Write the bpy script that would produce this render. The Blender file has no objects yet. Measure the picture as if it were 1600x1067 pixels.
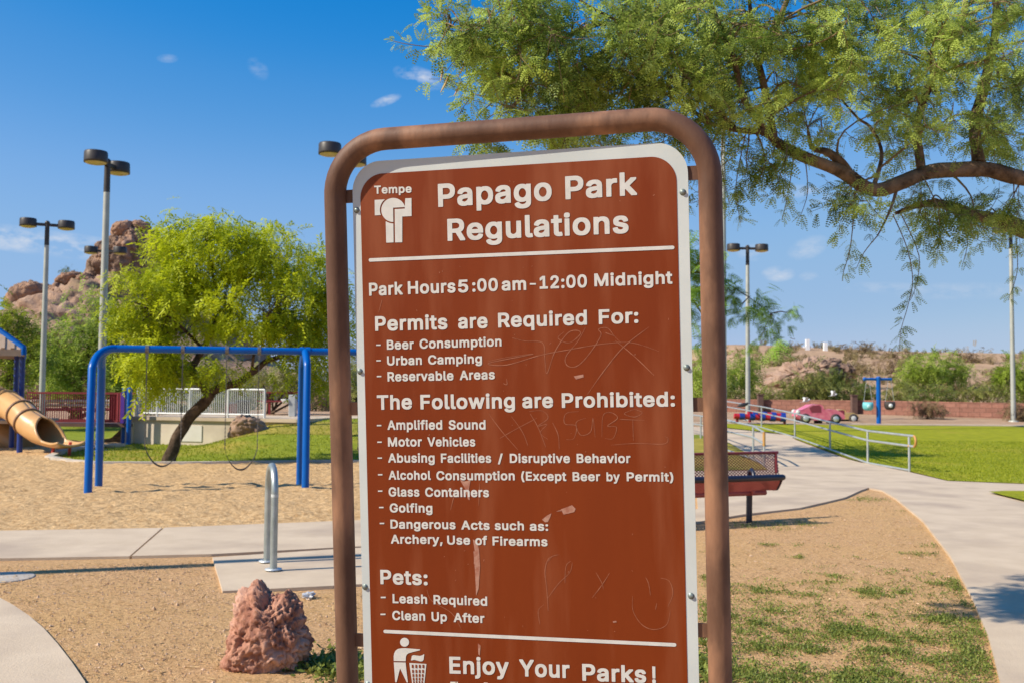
import bpy, bmesh, math, random, json
import numpy as np
from mathutils import Vector, Matrix, noise, geometry

# ------------------------------------------------------------------ camera, sky, sun, exposure
SC = bpy.context.scene
COL = SC.collection
FPX, CX, CY, EYE = 1600.0, 800.0, 533.5, 1.5            # focal length in photo pixels, image centre, eye height
PITCH = math.atan((612 - CY) / FPX)
ROLL = math.radians(0.5)
FWD = Vector((0, math.cos(PITCH), math.sin(PITCH)))
_u0 = Vector((0, -math.sin(PITCH), math.cos(PITCH)))
_r0 = Vector((1, 0, 0))
RIGHT = _r0 * math.cos(ROLL) + _u0 * math.sin(ROLL)
UP = -_r0 * math.sin(ROLL) + _u0 * math.cos(ROLL)
EYEP = Vector((0, 0, EYE))
cd = bpy.data.cameras.new("camera")
cam = bpy.data.objects.new("camera", cd)
COL.objects.link(cam)
cam.matrix_world = Matrix((RIGHT, UP, -FWD)).transposed().to_4x4()
cam.location = EYEP
cd.sensor_width, cd.lens = 36.0, 36.0
cd.clip_start, cd.clip_end = 0.05, 5000
cd.dof.use_dof = True
cd.dof.focus_distance = 2.9
cd.dof.aperture_fstop = 8.5
SC.camera = cam

SUN_EL, SUN_AZ = 40.0, 250.0
w = bpy.data.worlds.new("World")
SC.world = w
w.use_nodes = True
wn, wl = w.node_tree.nodes, w.node_tree.links
bgn = wn["Background"]
sky = wn.new("ShaderNodeTexSky")
sky.sky_type = 'NISHITA'
sky.sun_disc = False
sky.sun_elevation = math.radians(SUN_EL)
sky.sun_rotation = math.radians(SUN_AZ)
sky.altitude = 400
sky.air_density, sky.dust_density, sky.ozone_density = 1.0, 0.35, 2.6
bgn.inputs[1].default_value = 0.115

def wmath(op, a, b=None, c=None):
    n = wn.new("ShaderNodeMath"); n.operation = op
    for i, v in enumerate((a, b, c)):
        if v is None: continue
        if isinstance(v, (int, float)): n.inputs[i].default_value = v
        else: wl.new(v, n.inputs[i])
    return n.outputs[0]

def wvec(op, a, b):
    n = wn.new("ShaderNodeVectorMath"); n.operation = op
    for i, v in enumerate((a, b)):
        if isinstance(v, (tuple, Vector)): n.inputs[i].default_value = tuple(v)
        else: wl.new(v, n.inputs[i])
    return n

tcw = wn.new("ShaderNodeTexCoord")
# deepen the blue and hold back the glare towards the horizon: one tone curve per channel over the whole sky
SKYN = 0.12
nrm_ = wvec('SCALE', sky.outputs[0], (0, 0, 0)); nrm_.inputs["Scale"].default_value = SKYN
crv = wn.new("ShaderNodeRGBCurve")
for ci, pts_ in enumerate((((0.13, .004), (.154, .013), (.19, .056), (.293, .176), (.563, .27), (.7, .325), (1, .36)), ((.2, .14), (.262, .182), (.317, .233), (.458, .34), (.742, .393), (.85, .425), (1, .45)), ((.3, .38), (.454, .503), (.531, .542), (.659, .598), (.80, .575), (1, .56)))):
    c_ = crv.mapping.curves[ci]
    c_.points[1].location = pts_[-1]
    for q_ in pts_[:-1]: c_.points.new(*q_)
    for q_ in c_.points: q_.handle_type = 'AUTO_CLAMPED'
crv.mapping.update()
wl.new(nrm_.outputs[0], crv.inputs["Color"])
hsv = wvec('SCALE', crv.outputs[0], (0, 0, 0)); hsv.inputs["Scale"].default_value = 1 / SKYN
# small wisps of cloud: noise inside soft elongated spots on the sky sphere
noi = wn.new("ShaderNodeTexNoise"); noi.inputs["Scale"].default_value = 34; noi.inputs["Detail"].default_value = 7
noi.inputs["Roughness"].default_value = 0.62
mpn = wn.new("ShaderNodeMapping"); mpn.inputs["Scale"].default_value = (1, 1, 2.2)
wl.new(tcw.outputs["Generated"], mpn.inputs[0]); wl.new(mpn.outputs[0], noi.inputs["Vector"])

def pdir(px, py):
    return (FWD + RIGHT * ((px - CX) / FPX) - UP * ((py - CY) / FPX)).normalized()

cloud = None
# (px, py, half length, half height, slope, strength)
for px, py, a, b, sl, k in ((655, 122, 42, 17, 0.3, 0.75), (603, 158, 26, 8, -0.35, 0.7), (60, 378, 230, 20, 0.13, 0.75),
                            (1216, 428, 26, 13, 0, 0.65), (1255, 305, 45, 16, 0.1, 0.5), (1262, 388, 34, 18, -0.4, 0.42),
                            (1180, 395, 30, 14, 0, 0.45), (1264, 432, 16, 8, 0, 0.4), (1390, 450, 90, 9, 0.03, 0.3),
                            (262, 92, 16, 7, 0, 0.3), (403, 108, 20, 14, 1.2, 0.25), (1500, 455, 120, 14, 0, 0.25), (1420, 330, 60, 14, 0, 0.35)):
    d = pdir(px, py)
    ax = (pdir(px + 30, py + 30 * sl) - d); ax = (ax - d * ax.dot(d)).normalized()
    ay = d.cross(ax).normalized()
    u = wmath('DIVIDE', wvec('DOT_PRODUCT', tcw.outputs["Generated"], ax).outputs["Value"], a / FPX)
    v = wmath('DIVIDE', wvec('DOT_PRODUCT', tcw.outputs["Generated"], ay).outputs["Value"], b / FPX)
    front = wmath('GREATER_THAN', wvec('DOT_PRODUCT', tcw.outputs["Generated"], d).outputs["Value"], 0.3)
    r2 = wmath('ADD', wmath('MULTIPLY', u, u), wmath('MULTIPLY', v, v))
    s = wmath('MULTIPLY', wmath('MULTIPLY', wmath('MAXIMUM', wmath('SUBTRACT', 1.0, r2), 0.0), front), k)
    cloud = s if cloud is None else wmath('MAXIMUM', cloud, s)
nz = wmath('MULTIPLY', wmath('MAXIMUM', wmath('SUBTRACT', noi.outputs["Fac"], 0.40), 0.0), 4.2)
cfac = wmath('MINIMUM', wmath('MULTIPLY', nz, cloud), 0.85)
mixw = wn.new("ShaderNodeMix"); mixw.data_type = 'RGBA'
wl.new(cfac, mixw.inputs["Factor"]); wl.new(hsv.outputs[0], mixw.inputs["A"])
mixw.inputs["B"].default_value = (4.9, 5.0, 5.3, 1)
wl.new(mixw.outputs["Result"], bgn.inputs[0])

ld = bpy.data.lights.new("sun", 'SUN')
ld.energy = 4.8
ld.angle = math.radians(0.5)
ld.color = (1.0, 0.91, 0.77)
lamp = bpy.data.objects.new("sun", ld)
COL.objects.link(lamp)
_el, _az = math.radians(SUN_EL), math.radians(SUN_AZ)
SUN_DIR = Vector((math.sin(_az) * math.cos(_el), math.cos(_az) * math.cos(_el), math.sin(_el)))
lamp.rotation_euler = SUN_DIR.to_track_quat('Z', 'Y').to_euler()
SC.view_settings.view_transform = 'Standard'
SC.view_settings.look = 'None'
SC.view_settings.exposure = 0.45
SC.view_settings.gamma = 1.0
SC.cycles.max_bounces = 6
SC.cycles.transparent_max_bounces = 4

# ------------------------------------------------------------------ measuring: where the things stand
def smooth(t):
    t = max(0.0, min(1.0, t))
    return t * t * (3 - 2 * t)

def terrain(x, y):
    left = 0.7 * smooth((x + 11.3) / 1.0) * smooth((y - 27.75) / 0.5)
    mound = 0.7 * smooth((x + 8.2) / 2.4) * smooth((y - 21) / 7.0)
    L = max(left, mound) * (1 - smooth((x - 0.5) / 3.0))
    R = 0.0
    if y > 24: R = 0.36 * min(1, (y - 24) / 14)
    if y > 38: R += 0.20 * min(1, (y - 38) / 12)
    R *= smooth((x - 2) / 4.0)
    hill = 0.0
    if y > 55:
        hill = (6.4 * smooth((y - 55) / 80.0) + 0.5 * noise.noise(Vector((x * .05, y * .05, 3)))* smooth((y - 60) / 30)) * smooth((x - 2) / 26.0)
        hill += 0.9 * smooth((y - 90) / 60) * math.sin(x * .045 + .6) * smooth((x - 2) / 26.0)
    return max(L, R) + hill

def ray(px, py):
    return FWD + RIGHT * ((px - CX) / FPX) - UP * ((py - CY) / FPX)

def G(px, py, z=0.0):                    # point on the level z seen at a photo pixel
    d = ray(px, py)
    return EYEP + d * ((z - EYE) / d.z)

def D(px, py, Y):                        # point at distance Y seen at a photo pixel
    d = ray(px, py)
    return EYEP + d * (Y / d.y)

def X(px, Y, z=1.0):                     # lateral position of a photo column at distance Y
    return D(px, 600, Y).x

# ------------------------------------------------------------------ materials
def nodes_of(name):
    m = bpy.data.materials.new(name); m.use_nodes = True
    nt = m.node_tree
    return m, nt.nodes, nt.links, nt.nodes["Principled BSDF"]

def M(name, c1, c2=None, scale=6.0, rough=0.6, metal=0.0, bump=0.0, bscale=None, detail=6.0, spec=0.5, c3=None, s3=None, stretch=(1, 1, 1), lo=0.35, hi=0.65):
    """two-colour noise material with an optional third blotch colour and a bump"""
    m, n, l, p = nodes_of(name)
    p.inputs["Roughness"].default_value = rough
    p.inputs["Metallic"].default_value = metal
    p.inputs["Specular IOR Level"].default_value = spec
    tc = n.new("ShaderNodeTexCoord")
    mp = n.new("ShaderNodeMapping"); mp.inputs["Scale"].default_value = stretch
    l.new(tc.outputs["Object"], mp.inputs[0])
    if c2 is None:
        p.inputs["Base Color"].default_value = (*c1, 1)
    else:
        t = n.new("ShaderNodeTexNoise"); t.inputs["Scale"].default_value = scale; t.inputs["Detail"].default_value = detail
        t.inputs["Roughness"].default_value = 0.6
        l.new(mp.outputs[0], t.inputs["Vector"])
        r = n.new("ShaderNodeValToRGB")
        r.color_ramp.elements[0].position, r.color_ramp.elements[1].position = lo, hi
        r.color_ramp.elements[0].color, r.color_ramp.elements[1].color = (*c1, 1), (*c2, 1)
        l.new(t.outputs["Fac"], r.inputs[0])
        out = r.outputs[0]
        if c3 is not None:
            t3 = n.new("ShaderNodeTexNoise"); t3.inputs["Scale"].default_value = s3 or scale * .2; t3.inputs["Detail"].default_value = 8
            l.new(mp.outputs[0], t3.inputs["Vector"])
            r3 = n.new("ShaderNodeValToRGB"); r3.color_ramp.elements[0].position, r3.color_ramp.elements[1].position = 0.5, 0.68
            l.new(t3.outputs["Fac"], r3.inputs[0])
            mx = n.new("ShaderNodeMix"); mx.data_type = 'RGBA'
            l.new(r3.outputs[0], mx.inputs["Factor"]); l.new(out, mx.inputs["A"]); mx.inputs["B"].default_value = (*c3, 1)
            out = mx.outputs["Result"]
        l.new(out, p.inputs["Base Color"])
    if bump:
        tb = n.new("ShaderNodeTexNoise"); tb.inputs["Scale"].default_value = bscale or scale * 3; tb.inputs["Detail"].default_value = 8
        tb.inputs["Roughness"].default_value = 0.65
        l.new(mp.outputs[0], tb.inputs["Vector"])
        b = n.new("ShaderNodeBump"); b.inputs["Strength"].default_value = 1.0; b.inputs["Distance"].default_value = bump
        l.new(tb.outputs["Fac"], b.inputs["Height"]); l.new(b.outputs[0], p.inputs["Normal"])
    return m

def leaf_mat(name, dark, light, trans=0.35, rough=0.5):
    """foliage: each leaf carries its own age tint"""
    m, n, l, p = nodes_of(name)
    at = n.new("ShaderNodeAttribute"); at.attribute_name = "tint"
    r = n.new("ShaderNodeValToRGB")
    r.color_ramp.elements[0].color, r.color_ramp.elements[1].color = (*dark, 1), (*light, 1)
    l.new(at.outputs["Fac"], r.inputs[0]); l.new(r.outputs[0], p.inputs["Base Color"])
    p.inputs["Roughness"].default_value = rough
    p.inputs["Specular IOR Level"].default_value = 0.3
    tr = n.new("ShaderNodeBsdfTranslucent")
    l.new(r.outputs[0], tr.inputs[0])
    mx = n.new("ShaderNodeMixShader"); mx.inputs[0].default_value = trans
    l.new(p.outputs[0], mx.inputs[1]); l.new(tr.outputs[0], mx.inputs[2])
    l.new(mx.outputs[0], n["Material Output"].inputs[0])
    return m

# ------------------------------------------------------------------ objects
def tag(o, label=None, cat=None, group=None, kind=None):
    if label: o["label"] = label
    if cat: o["category"] = cat
    if group: o["group"] = group
    if kind: o["kind"] = kind
    return o

def thing(name, label, cat, loc=(0, 0, 0), rz=0.0, group=None):
    o = bpy.data.objects.new(name, None); COL.objects.link(o)
    o.empty_display_size = 0.2
    o.location = loc; o.rotation_euler = (0, 0, rz)
    return tag(o, label, cat, group)

class MB:
    """collects shapes and links them as one mesh object"""
    def __init__(s): s.v, s.f, s.m, s.sm = [], [], [], []
    def add(s, vs, fs, mi=0, smooth_=False):
        k = len(s.v); s.v += [tuple(p) for p in vs]
        for f in fs: s.f.append([i + k for i in f]); s.m.append(mi); s.sm.append(smooth_)
    def box(s, c, size, rot=None, mi=0):
        c = Vector(c); h = [x / 2 for x in size]
        vs = [Vector((sx * h[0], sy * h[1], sz * h[2])) for sz in (-1, 1) for sy in (-1, 1) for sx in (-1, 1)]
        if rot is not None: vs = [rot @ p for p in vs]
        s.add([p + c for p in vs], [(0, 2, 3, 1), (4, 5, 7, 6), (0, 1, 5, 4), (2, 6, 7, 3), (0, 4, 6, 2), (1, 3, 7, 5)], mi)
    def bar(s, a, b, wd, th, mi=0, up=Vector((0, 0, 1))):
        a, b = Vector(a), Vector(b); z = (b - a); L = z.length; z.normalize()
        x = up.cross(z)
        if x.length < 1e-4: x = Vector((1, 0, 0))
        x.normalize(); y = z.cross(x)
        s.box((a + b) / 2, (wd, th, L), Matrix((x, y, z)).transposed(), mi)
    def tube(s, pts, r, n=10, mi=0, caps=True, sm=True):
        pts = [Vector(p) for p in pts]; N = len(pts)
        if isinstance(r, (int, float)): r = [r] * N
        T = []
        for i in range(N):
            t = pts[min(i + 1, N - 1)] - pts[max(i - 1, 0)]
            T.append(t.normalized() if t.length > 1e-9 else Vector((0, 0, 1)))
        a = Vector((0, 0, 1)) if abs(T[0].z) < .9 else Vector((1, 0, 0))
        x = (a - T[0] * a.dot(T[0])).normalized()
        vs, fs = [], []
        for i in range(N):
            x = (x - T[i] * x.dot(T[i])).normalized(); y = T[i].cross(x)
            for k in range(n):
                an = 2 * math.pi * k / n
                vs.append(pts[i] + (x * math.cos(an) + y * math.sin(an)) * r[i])
        for i in range(N - 1):
            for k in range(n):
                fs.append((i * n + k, i * n + (k + 1) % n, (i + 1) * n + (k + 1) % n, (i + 1) * n + k))
        s.add(vs, fs, mi, sm)
        if caps:
            s.add(vs[:n], [tuple(reversed(range(n)))], mi); s.add(vs[-n:], [tuple(range(n))], mi)
    def lathe(s, c, prof, n=20, mi=0, sm=True, axis=None):
        c = Vector(c); vs, fs = [], []
        q = Vector((0, 0, 1)).rotation_difference(Vector(axis)) if axis is not None else None
        for r, z in prof:
            for k in range(n):
                a = 2 * math.pi * k / n
                p = Vector((r * math.cos(a), r * math.sin(a), z))
                vs.append(c + (q @ p if q else p))
        for i in range(len(prof) - 1):
            for k in range(n):
                fs.append((i * n + k, i * n + (k + 1) % n, (i + 1) * n + (k + 1) % n, (i + 1) * n + k))
        s.add(vs, fs, mi, sm)
    def ball(s, c, r, n=14, mi=0, sc=(1, 1, 1)):
        c = Vector(c); vs, fs = [], []
        R_ = n // 2
        for i in range(R_ + 1):
            th = math.pi * i / R_
            for k in range(n):
                a = 2 * math.pi * k / n
                vs.append(c + Vector((r * sc[0] * math.sin(th) * math.cos(a), r * sc[1] * math.sin(th) * math.sin(a), -r * sc[2] * math.cos(th))))
        for i in range(R_):
            for k in range(n):
                fs.append((i * n + k, i * n + (k + 1) % n, (i + 1) * n + (k + 1) % n, (i + 1) * n + k))
        s.add(vs, fs, mi, True)
    def prism(s, poly, z0, z1, xf=None, mi=0):
        """polygon of (x, y) pushed from z0 to z1; xf maps (x, y, z) to space"""
        n = len(poly); xf = xf or (lambda x, y, z: Vector((x, y, z)))
        vs = [xf(x, y, z0) for x, y in poly] + [xf(x, y, z1) for x, y in poly]
        fs = [tuple(n + t for t in tri) for tri in tri2(poly)] + [tuple(reversed(tri)) for tri in tri2(poly)]
        fs += [(i, (i + 1) % n, n + (i + 1) % n, n + i) for i in range(n)]
        s.add(vs, fs, mi)
    def build(s, name, mat, parent=None, origin=None, bevel=0.0):
        me = bpy.data.meshes.new(name)
        o0 = Vector(origin) if origin is not None else (parent_loc(parent) if parent else Vector((0, 0, 0)))
        me.from_pydata([(p[0] - o0.x, p[1] - o0.y, p[2] - o0.z) for p in s.v], [], s.f)
        for mt in (mat if isinstance(mat, (list, tuple)) else [mat]): me.materials.append(mt)
        me.polygons.foreach_set("material_index", s.m)
        me.polygons.foreach_set("use_smooth", s.sm)
        me.update()
        o = bpy.data.objects.new(name, me); COL.objects.link(o)
        if parent is not None: o.parent = parent
        elif origin is not None: o.location = o0
        if bevel:
            md = o.modifiers.new("bevel", 'BEVEL'); md.width = bevel; md.segments = 2; md.limit_method = 'ANGLE'; md.angle_limit = math.radians(50)
        return o

def parent_loc(p):
    q = Vector((0, 0, 0))
    while p is not None:
        q += p.location; p = p.parent
    return q

def tri2(poly):
    """triangles of a simple polygon, by ear clipping through mathutils, wound counter-clockwise"""
    vs = [Vector((x, y, 0)) for x, y in poly]
    out = []
    for t in geometry.tessellate_polygon([vs]):
        a, b, c = (vs[i] for i in t)
        out.append(tuple(t) if (b - a).cross(c - a).z > 0 else (t[0], t[2], t[1]))
    return out

def np_mesh(name, V, F, mats, parent=None, origin=(0, 0, 0), tint=None, smooth_=False, mi=None):
    """big mesh of quads/tris straight from numpy; tint = one value per face"""
    V = np.asarray(V, np.float32) - np.asarray(origin, np.float32); F = np.asarray(F, np.int32); k = F.shape[1]
    me = bpy.data.meshes.new(name)
    me.vertices.add(len(V)); me.vertices.foreach_set("co", V.ravel())
    me.loops.add(F.size); me.loops.foreach_set("vertex_index", F.ravel())
    me.polygons.add(len(F)); me.polygons.foreach_set("loop_start", np.arange(0, F.size, k, dtype=np.int32))
    try: me.polygons.foreach_set("loop_total", np.full(len(F), k, np.int32))
    except Exception: pass
    for mt in (mats if isinstance(mats, (list, tuple)) else [mats]): me.materials.append(mt)
    if mi is not None: me.polygons.foreach_set("material_index", np.asarray(mi, np.int32))
    me.polygons.foreach_set("use_smooth", np.full(len(F), smooth_, bool))
    if tint is not None:
        a = me.attributes.new("tint", 'FLOAT', 'FACE'); a.data.foreach_set("value", np.asarray(tint, np.float32))
    me.update(calc_edges=True); me.validate()
    o = bpy.data.objects.new(name, me); COL.objects.link(o)
    if parent is not None: o.parent = parent
    else: o.location = origin
    return o

def copy_tree(o, parent=None):
    c = o.copy(); COL.objects.link(c); c.parent = parent
    for ch in list(o.children): copy_tree(ch, c)
    return c

def sheet(name, poly, step, zoff, mat, label=None, zfun=None, lip=0.0):
    """ground sheet with a free outline, draped on the terrain; lip > 0 gives it sides (a slab)"""
    P = [Vector((x, y)) for x, y in poly]
    # refine the outline
    Q = []
    for i in range(len(P)):
        a, b = P[i], P[(i + 1) % len(P)]
        k = max(1, int((b - a).length / step))
        Q += [a + (b - a) * (j / k) for j in range(k)]
    n = len(Q)
    xs = [p.x for p in Q]; ys = [p.y for p in Q]
    pts = list(Q)
    x = min(xs) + step * .5
    def inside(px, py):
        c = False; j = n - 1
        for i in range(n):
            if (Q[i].y > py) != (Q[j].y > py) and px < (Q[j].x - Q[i].x) * (py - Q[i].y) / (Q[j].y - Q[i].y) + Q[i].x: c = not c
            j = i
        return c
    while x < max(xs):
        y = min(ys) + step * .5
        while y < max(ys):
            if inside(x, y): pts.append(Vector((x + .13 * step * math.sin(7 * y), y + .13 * step * math.sin(5 * x))))
            y += step
        x += step
    r = geometry.delaunay_2d_cdt(pts, [(i, (i + 1) % n) for i in range(n)], [list(range(n))], 1, 1e-4)
    V2, F2 = r[0], r[2]
    zf = zfun or (lambda x, y: 0.0)
    V = [(p.x, p.y, terrain(p.x, p.y) + zoff + zf(p.x, p.y)) for p in V2]
    mb = MB(); mb.add(V, [tuple(f) for f in F2], 0, True)
    if lip:
        vs = [(p.x, p.y, terrain(p.x, p.y) + zoff + zf(p.x, p.y)) for p in Q]
        area = sum(Q[i].x * Q[(i + 1) % n].y - Q[(i + 1) % n].x * Q[i].y for i in range(n))
        vs += [(a, b, c - lip) for a, b, c in vs]
        fs = [(i, n + i, n + (i + 1) % n, (i + 1) % n) for i in range(n)]
        if area < 0: fs = [tuple(reversed(f)) for f in fs]
        mb.add(vs, fs)
    o = mb.build(name, mat)
    return tag(o, label, None, None, "structure")

def fbm(p, o=5, lac=2.1, g=0.5):
    a, s = 1.0, 0.0
    for _ in range(o):
        s += a * noise.noise(p); p = p * lac; a *= g
    return s
# ------------------------------------------------------------------ the setting
rng = np.random.default_rng(7)
random.seed(7)
CONC = M("concrete", (.505, .395, .275), (.58, .462, .328), 2.2, .85, bump=.004, bscale=60, c3=(.42, .325, .235), s3=.9)
CONCD = M("old_concrete", (.44, .38, .31), (.54, .47, .39), 3.0, .9, bump=.005, bscale=50, c3=(.36, .31, .26), s3=1.1)
GALV = M("galvanised_steel", (.50, .53, .54), (.66, .68, .68), 5, .42, metal=.55, bump=.0006, bscale=80)
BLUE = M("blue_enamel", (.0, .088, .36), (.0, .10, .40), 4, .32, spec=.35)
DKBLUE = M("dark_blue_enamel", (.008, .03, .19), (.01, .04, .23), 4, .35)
RED = M("dark_red_enamel", (.19, .018, .022), (.24, .028, .03), 4, .4)

def ground_material():
    m, n, l, p = nodes_of("desert_dirt")
    tc = n.new("ShaderNodeTexCoord")
    def nz(scale, det=8, rough=.6):
        t = n.new("ShaderNodeTexNoise"); t.inputs["Scale"].default_value = scale; t.inputs["Detail"].default_value = det
        t.inputs["Roughness"].default_value = rough; l.new(tc.outputs["Object"], t.inputs["Vector"]); return t.outputs["Fac"]
    def ramp(f, a, b, ca, cb):
        r = n.new("ShaderNodeValToRGB"); r.color_ramp.elements[0].position, r.color_ramp.elements[1].position = a, b
        r.color_ramp.elements[0].color, r.color_ramp.elements[1].color = (*ca, 1), (*cb, 1); l.new(f, r.inputs[0]); return r.outputs[0]
    def mix(f, a, b):
        x = n.new("ShaderNodeMix"); x.data_type = 'RGBA'; l.new(f, x.inputs["Factor"]); l.new(a, x.inputs["A"]); l.new(b, x.inputs["B"]); return x.outputs["Result"]
    fine = ramp(nz(38, 6, .75), .34, .66, (.22, .098, .038), (.98, .64, .33))
    mid = ramp(nz(7, 8, .65), .3, .7, (.49, .27, .12), (.76, .485, .25))
    a = n.new("ShaderNodeMix"); a.data_type = 'RGBA'; a.inputs["Factor"].default_value = .36; l.new(fine, a.inputs["A"]); l.new(mid, a.inputs["B"])
    near = mix(ramp(nz(.55, 5), .42, .62, (0, 0, 0), (.55, .55, .55)), a.outputs["Result"], ramp(nz(24, 6, .8), .35, .65, (.40, .21, .078), (.88, .575, .25)))
    far = mix(ramp(nz(.35, 9, .7), .4, .6, (0, 0, 0), (1, 1, 1)), ramp(nz(3, 6), .3, .7, (.40, .255, .155), (.55, .375, .24)), ramp(nz(2, 6), .3, .7, (.31, .195, .115), (.43, .29, .18)))
    sx = n.new("ShaderNodeSeparateXYZ"); l.new(tc.outputs["Object"], sx.inputs[0])
    mr = n.new("ShaderNodeMapRange"); mr.inputs["From Min"].default_value = 20; mr.inputs["From Max"].default_value = 30; l.new(sx.outputs["Y"], mr.inputs["Value"])
    l.new(mix(mr.outputs[0], near, far), p.inputs["Base Color"])
    p.inputs["Roughness"].default_value = .95; p.inputs["Specular IOR Level"].default_value = .15
    ad = n.new("ShaderNodeMath"); ad.operation = 'ADD'
    l.new(nz(26, 6, .8), ad.inputs[0]); l.new(nz(90, 3, .7), ad.inputs[1])
    b = n.new("ShaderNodeBump"); b.inputs["Strength"].default_value = 1; b.inputs["Distance"].default_value = .016
    l.new(ad.outputs[0], b.inputs["Height"]); l.new(b.outputs[0], p.inputs["Normal"])
    return m
DIRT = ground_material()

def axis(lo, hi, fine, f0, f1):
    v = list(np.arange(f0, f1 + 1e-6, fine))
    s, x = fine, f1
    while x < hi: s *= 1.12; x += s; v.append(x)
    s, x = fine, f0
    while x > lo: s *= 1.12; x -= s; v.insert(0, x)
    return v
gx, gy = axis(-900, 900, .45, -20, 26), axis(-200, 1500, .45, 0, 60)
V = []
for y in gy:
    for x in gx:
        z = terrain(x, y)
        if y < 14 and abs(x) < 9: z += .012 * noise.noise(Vector((x * 2.3, y * 2.3, 0)))
        V.append((x, y, z))
nx = len(gx)
F = [(j * nx + i, j * nx + i + 1, (j + 1) * nx + i + 1, (j + 1) * nx + i) for j in range(len(gy) - 1) for i in range(nx - 1)]
o = np_mesh("ground", V, F, DIRT, smooth_=True); tag(o, "bare brown desert dirt", kind="structure")

def g2(*pts): return [(G(px, py).x, G(px, py).y) for px, py in pts]

# sand of the playground, with footprints
SAND = M("play_sand", (.40, .24, .105), (.68, .46, .235), 14, .95, bump=.05, bscale=9, spec=.15)
def sandz(x, y):
    q = Vector((x * 3.6, y * 3.6, 1))
    e = min(1, max(0, (y - (12.15 + .27 * x)) / .6)) 
    return e * (.04 * noise.noise(q) + .032 * noise.noise(q * 2.1) + .055) + .014
walkL = [(-26, 4.2), *g2((0, 832), (255, 827.5))]
sandp = [(-17, 7.2), *g2((0, 832), (255, 827.5), (520, 817)), (1.6, 12.6), (1.6, 20.4), *g2((520, 727), (300, 730), (150, 730), (75, 722), (98, 709), (190, 699)), (-10.6, 27.9), (-17, 29)]
o = sheet("sand", sandp, .13, 0.0, SAND, "pale sand of the swing area, pitted with footprints", zfun=sandz)

# concrete paths
def slab(name, poly, top, mat=CONC, step=.8, lip=.09): return sheet(name, poly, step, top, mat, None, lip=lip)
slab("path", [(-26, 2.6), *g2((0, 876), (202, 872.5), (253, 827.5), (0, 832)), (-26, 4.2)], .024)
paved = [*g2((206, 872.4), (330, 869.5), (545, 858)), (.4, 10.4), *g2((1090, 818), (1163, 806), (1250, 796), (1320, 779.5), (1345, 768), (1357, 764), (1378, 768), (1400, 781), (1442, 816), (1485, 872), (1520, 940), (1545, 1000), (1562, 1067), (1580, 1150)),
         (5.0, 4.0), (5.5, 7.5), (7.2, 11), (9.8, 13.4), (30, 17.4), *g2((1600, 758), (1480, 753), (1424, 739.5), (1340, 722.5), (1242, 696))]
paved += [(8.7, 32), (7.2, 36), (4.6, 36), (5.6, 30), *g2((1140, 700), (1165, 711), (1201, 736), (1085, 738)), (2.4, 13.2), *g2((520, 817), (257, 827.4))]
slab("path", paved, .026)
slab("path", g2((332, 873.5), (348, 927), (520, 918.5), (760, 905), (760, 852), (545, 859)), .020)
slab("path", [*g2((0, 938), (20, 949), (45, 966), (68, 986), (90, 1011), (112, 1040), (132, 1070), (155, 1120)), (-1.9, 2.0), (-8, 2.0), (-8, 8.3)], .022)

def strip(name, pts, wd, top, mat, lip=.2):
    a, b = [], []
    for i, p in enumerate(pts):
        p = Vector(p); t = (Vector(pts[min(i + 1, len(pts) - 1)]) - Vector(pts[max(i - 1, 0)])).normalized(); q = Vector((-t.y, t.x)) * wd / 2
        a.append(tuple(p + q)); b.append(tuple(p - q))
    return sheet(name, a + b[::-1], .7, top, mat, None, lip=lip)
strip("kerb", [*g2((192, 699), (145, 702), (98, 709), (76, 720), (110, 726), (150, 729.5), (300, 729.5), (520, 726.5)), (1.6, 20.5)], .16, .11, CONCD)
strip("kerb", [(3.5, 38.4), (40, 38.4)], .5, .06, CONC)

# lawns
def lawn_mat(name, a, b, dry, dlo, dhi):
    m = M(name, a, b, 3.2, .9, bump=.03, bscale=26, spec=.15, detail=9, lo=.3, hi=.7, c3=dry, s3=.28)
    for nd in m.node_tree.nodes:
        if nd.type == 'VALTORGB' and abs(nd.color_ramp.elements[0].position - .5) < 1e-4:
            nd.color_ramp.elements[0].position, nd.color_ramp.elements[1].position = dlo, dhi
    return m
LAWN1 = lawn_mat("lawn_left", (.16, .205, .014), (.27, .30, .024), (.42, .30, .06), .50, .66)
LAWN2 = lawn_mat("lawn_right", (.205, .228, .007), (.35, .35, .013), (.40, .31, .045), .56, .72)
LAWNDRY = lawn_mat("lawn_dry", (.24, .215, .03), (.40, .32, .065), (.15, .20, .015), .46, .60)
lawnA = [*g2((520, 726), (300, 729), (150, 729), (110, 725.5), (78, 719.5), (99, 709), (145, 702.5), (192, 699)), (-10.3, 27.6), (-6.3, 27.6), (-6.3, 28.2), (1.6, 28.2), (1.6, 20.6)]
sheet("lawn", lawnA, .5, .03, LAWN1, "green lawn mound under the leaning tree")
sheet("lawn", [(-7.6, 26.3), (-6.3, 26.9), (-3, 26.8), (1.6, 27), (1.6, 25), (-3.6, 24.8), (-6.5, 24.9), (-8.3, 25.6)], .3, .036, LAWNDRY, "dry yellow grass on the mound")
sheet("lawn", [(-34, 29), (-12.0, 28.6), (-11.6, 45), (-34, 45)], .8, .02, LAWN1, "green lawn behind the slide")
lawnD = [(26, 17.6), *g2((1600, 757.5), (1480, 752.5), (1424, 738.5), (1340, 721.5), (1242, 695)), (8.9, 32), (7.4, 36), (7.0, 38.1), (40, 38.1), (40, 20)]
sheet("lawn", lawnD, .55, .03, LAWN2, "bright green lawn beside the railing")
sheet("lawn", g2((1201, 735.5), (1165, 710.5), (1140, 699.5), (1090, 690), (1010, 690), (1010, 738), (1090, 737.5)), .4, .03, LAWNDRY, "yellowed lawn behind the bench")
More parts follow.
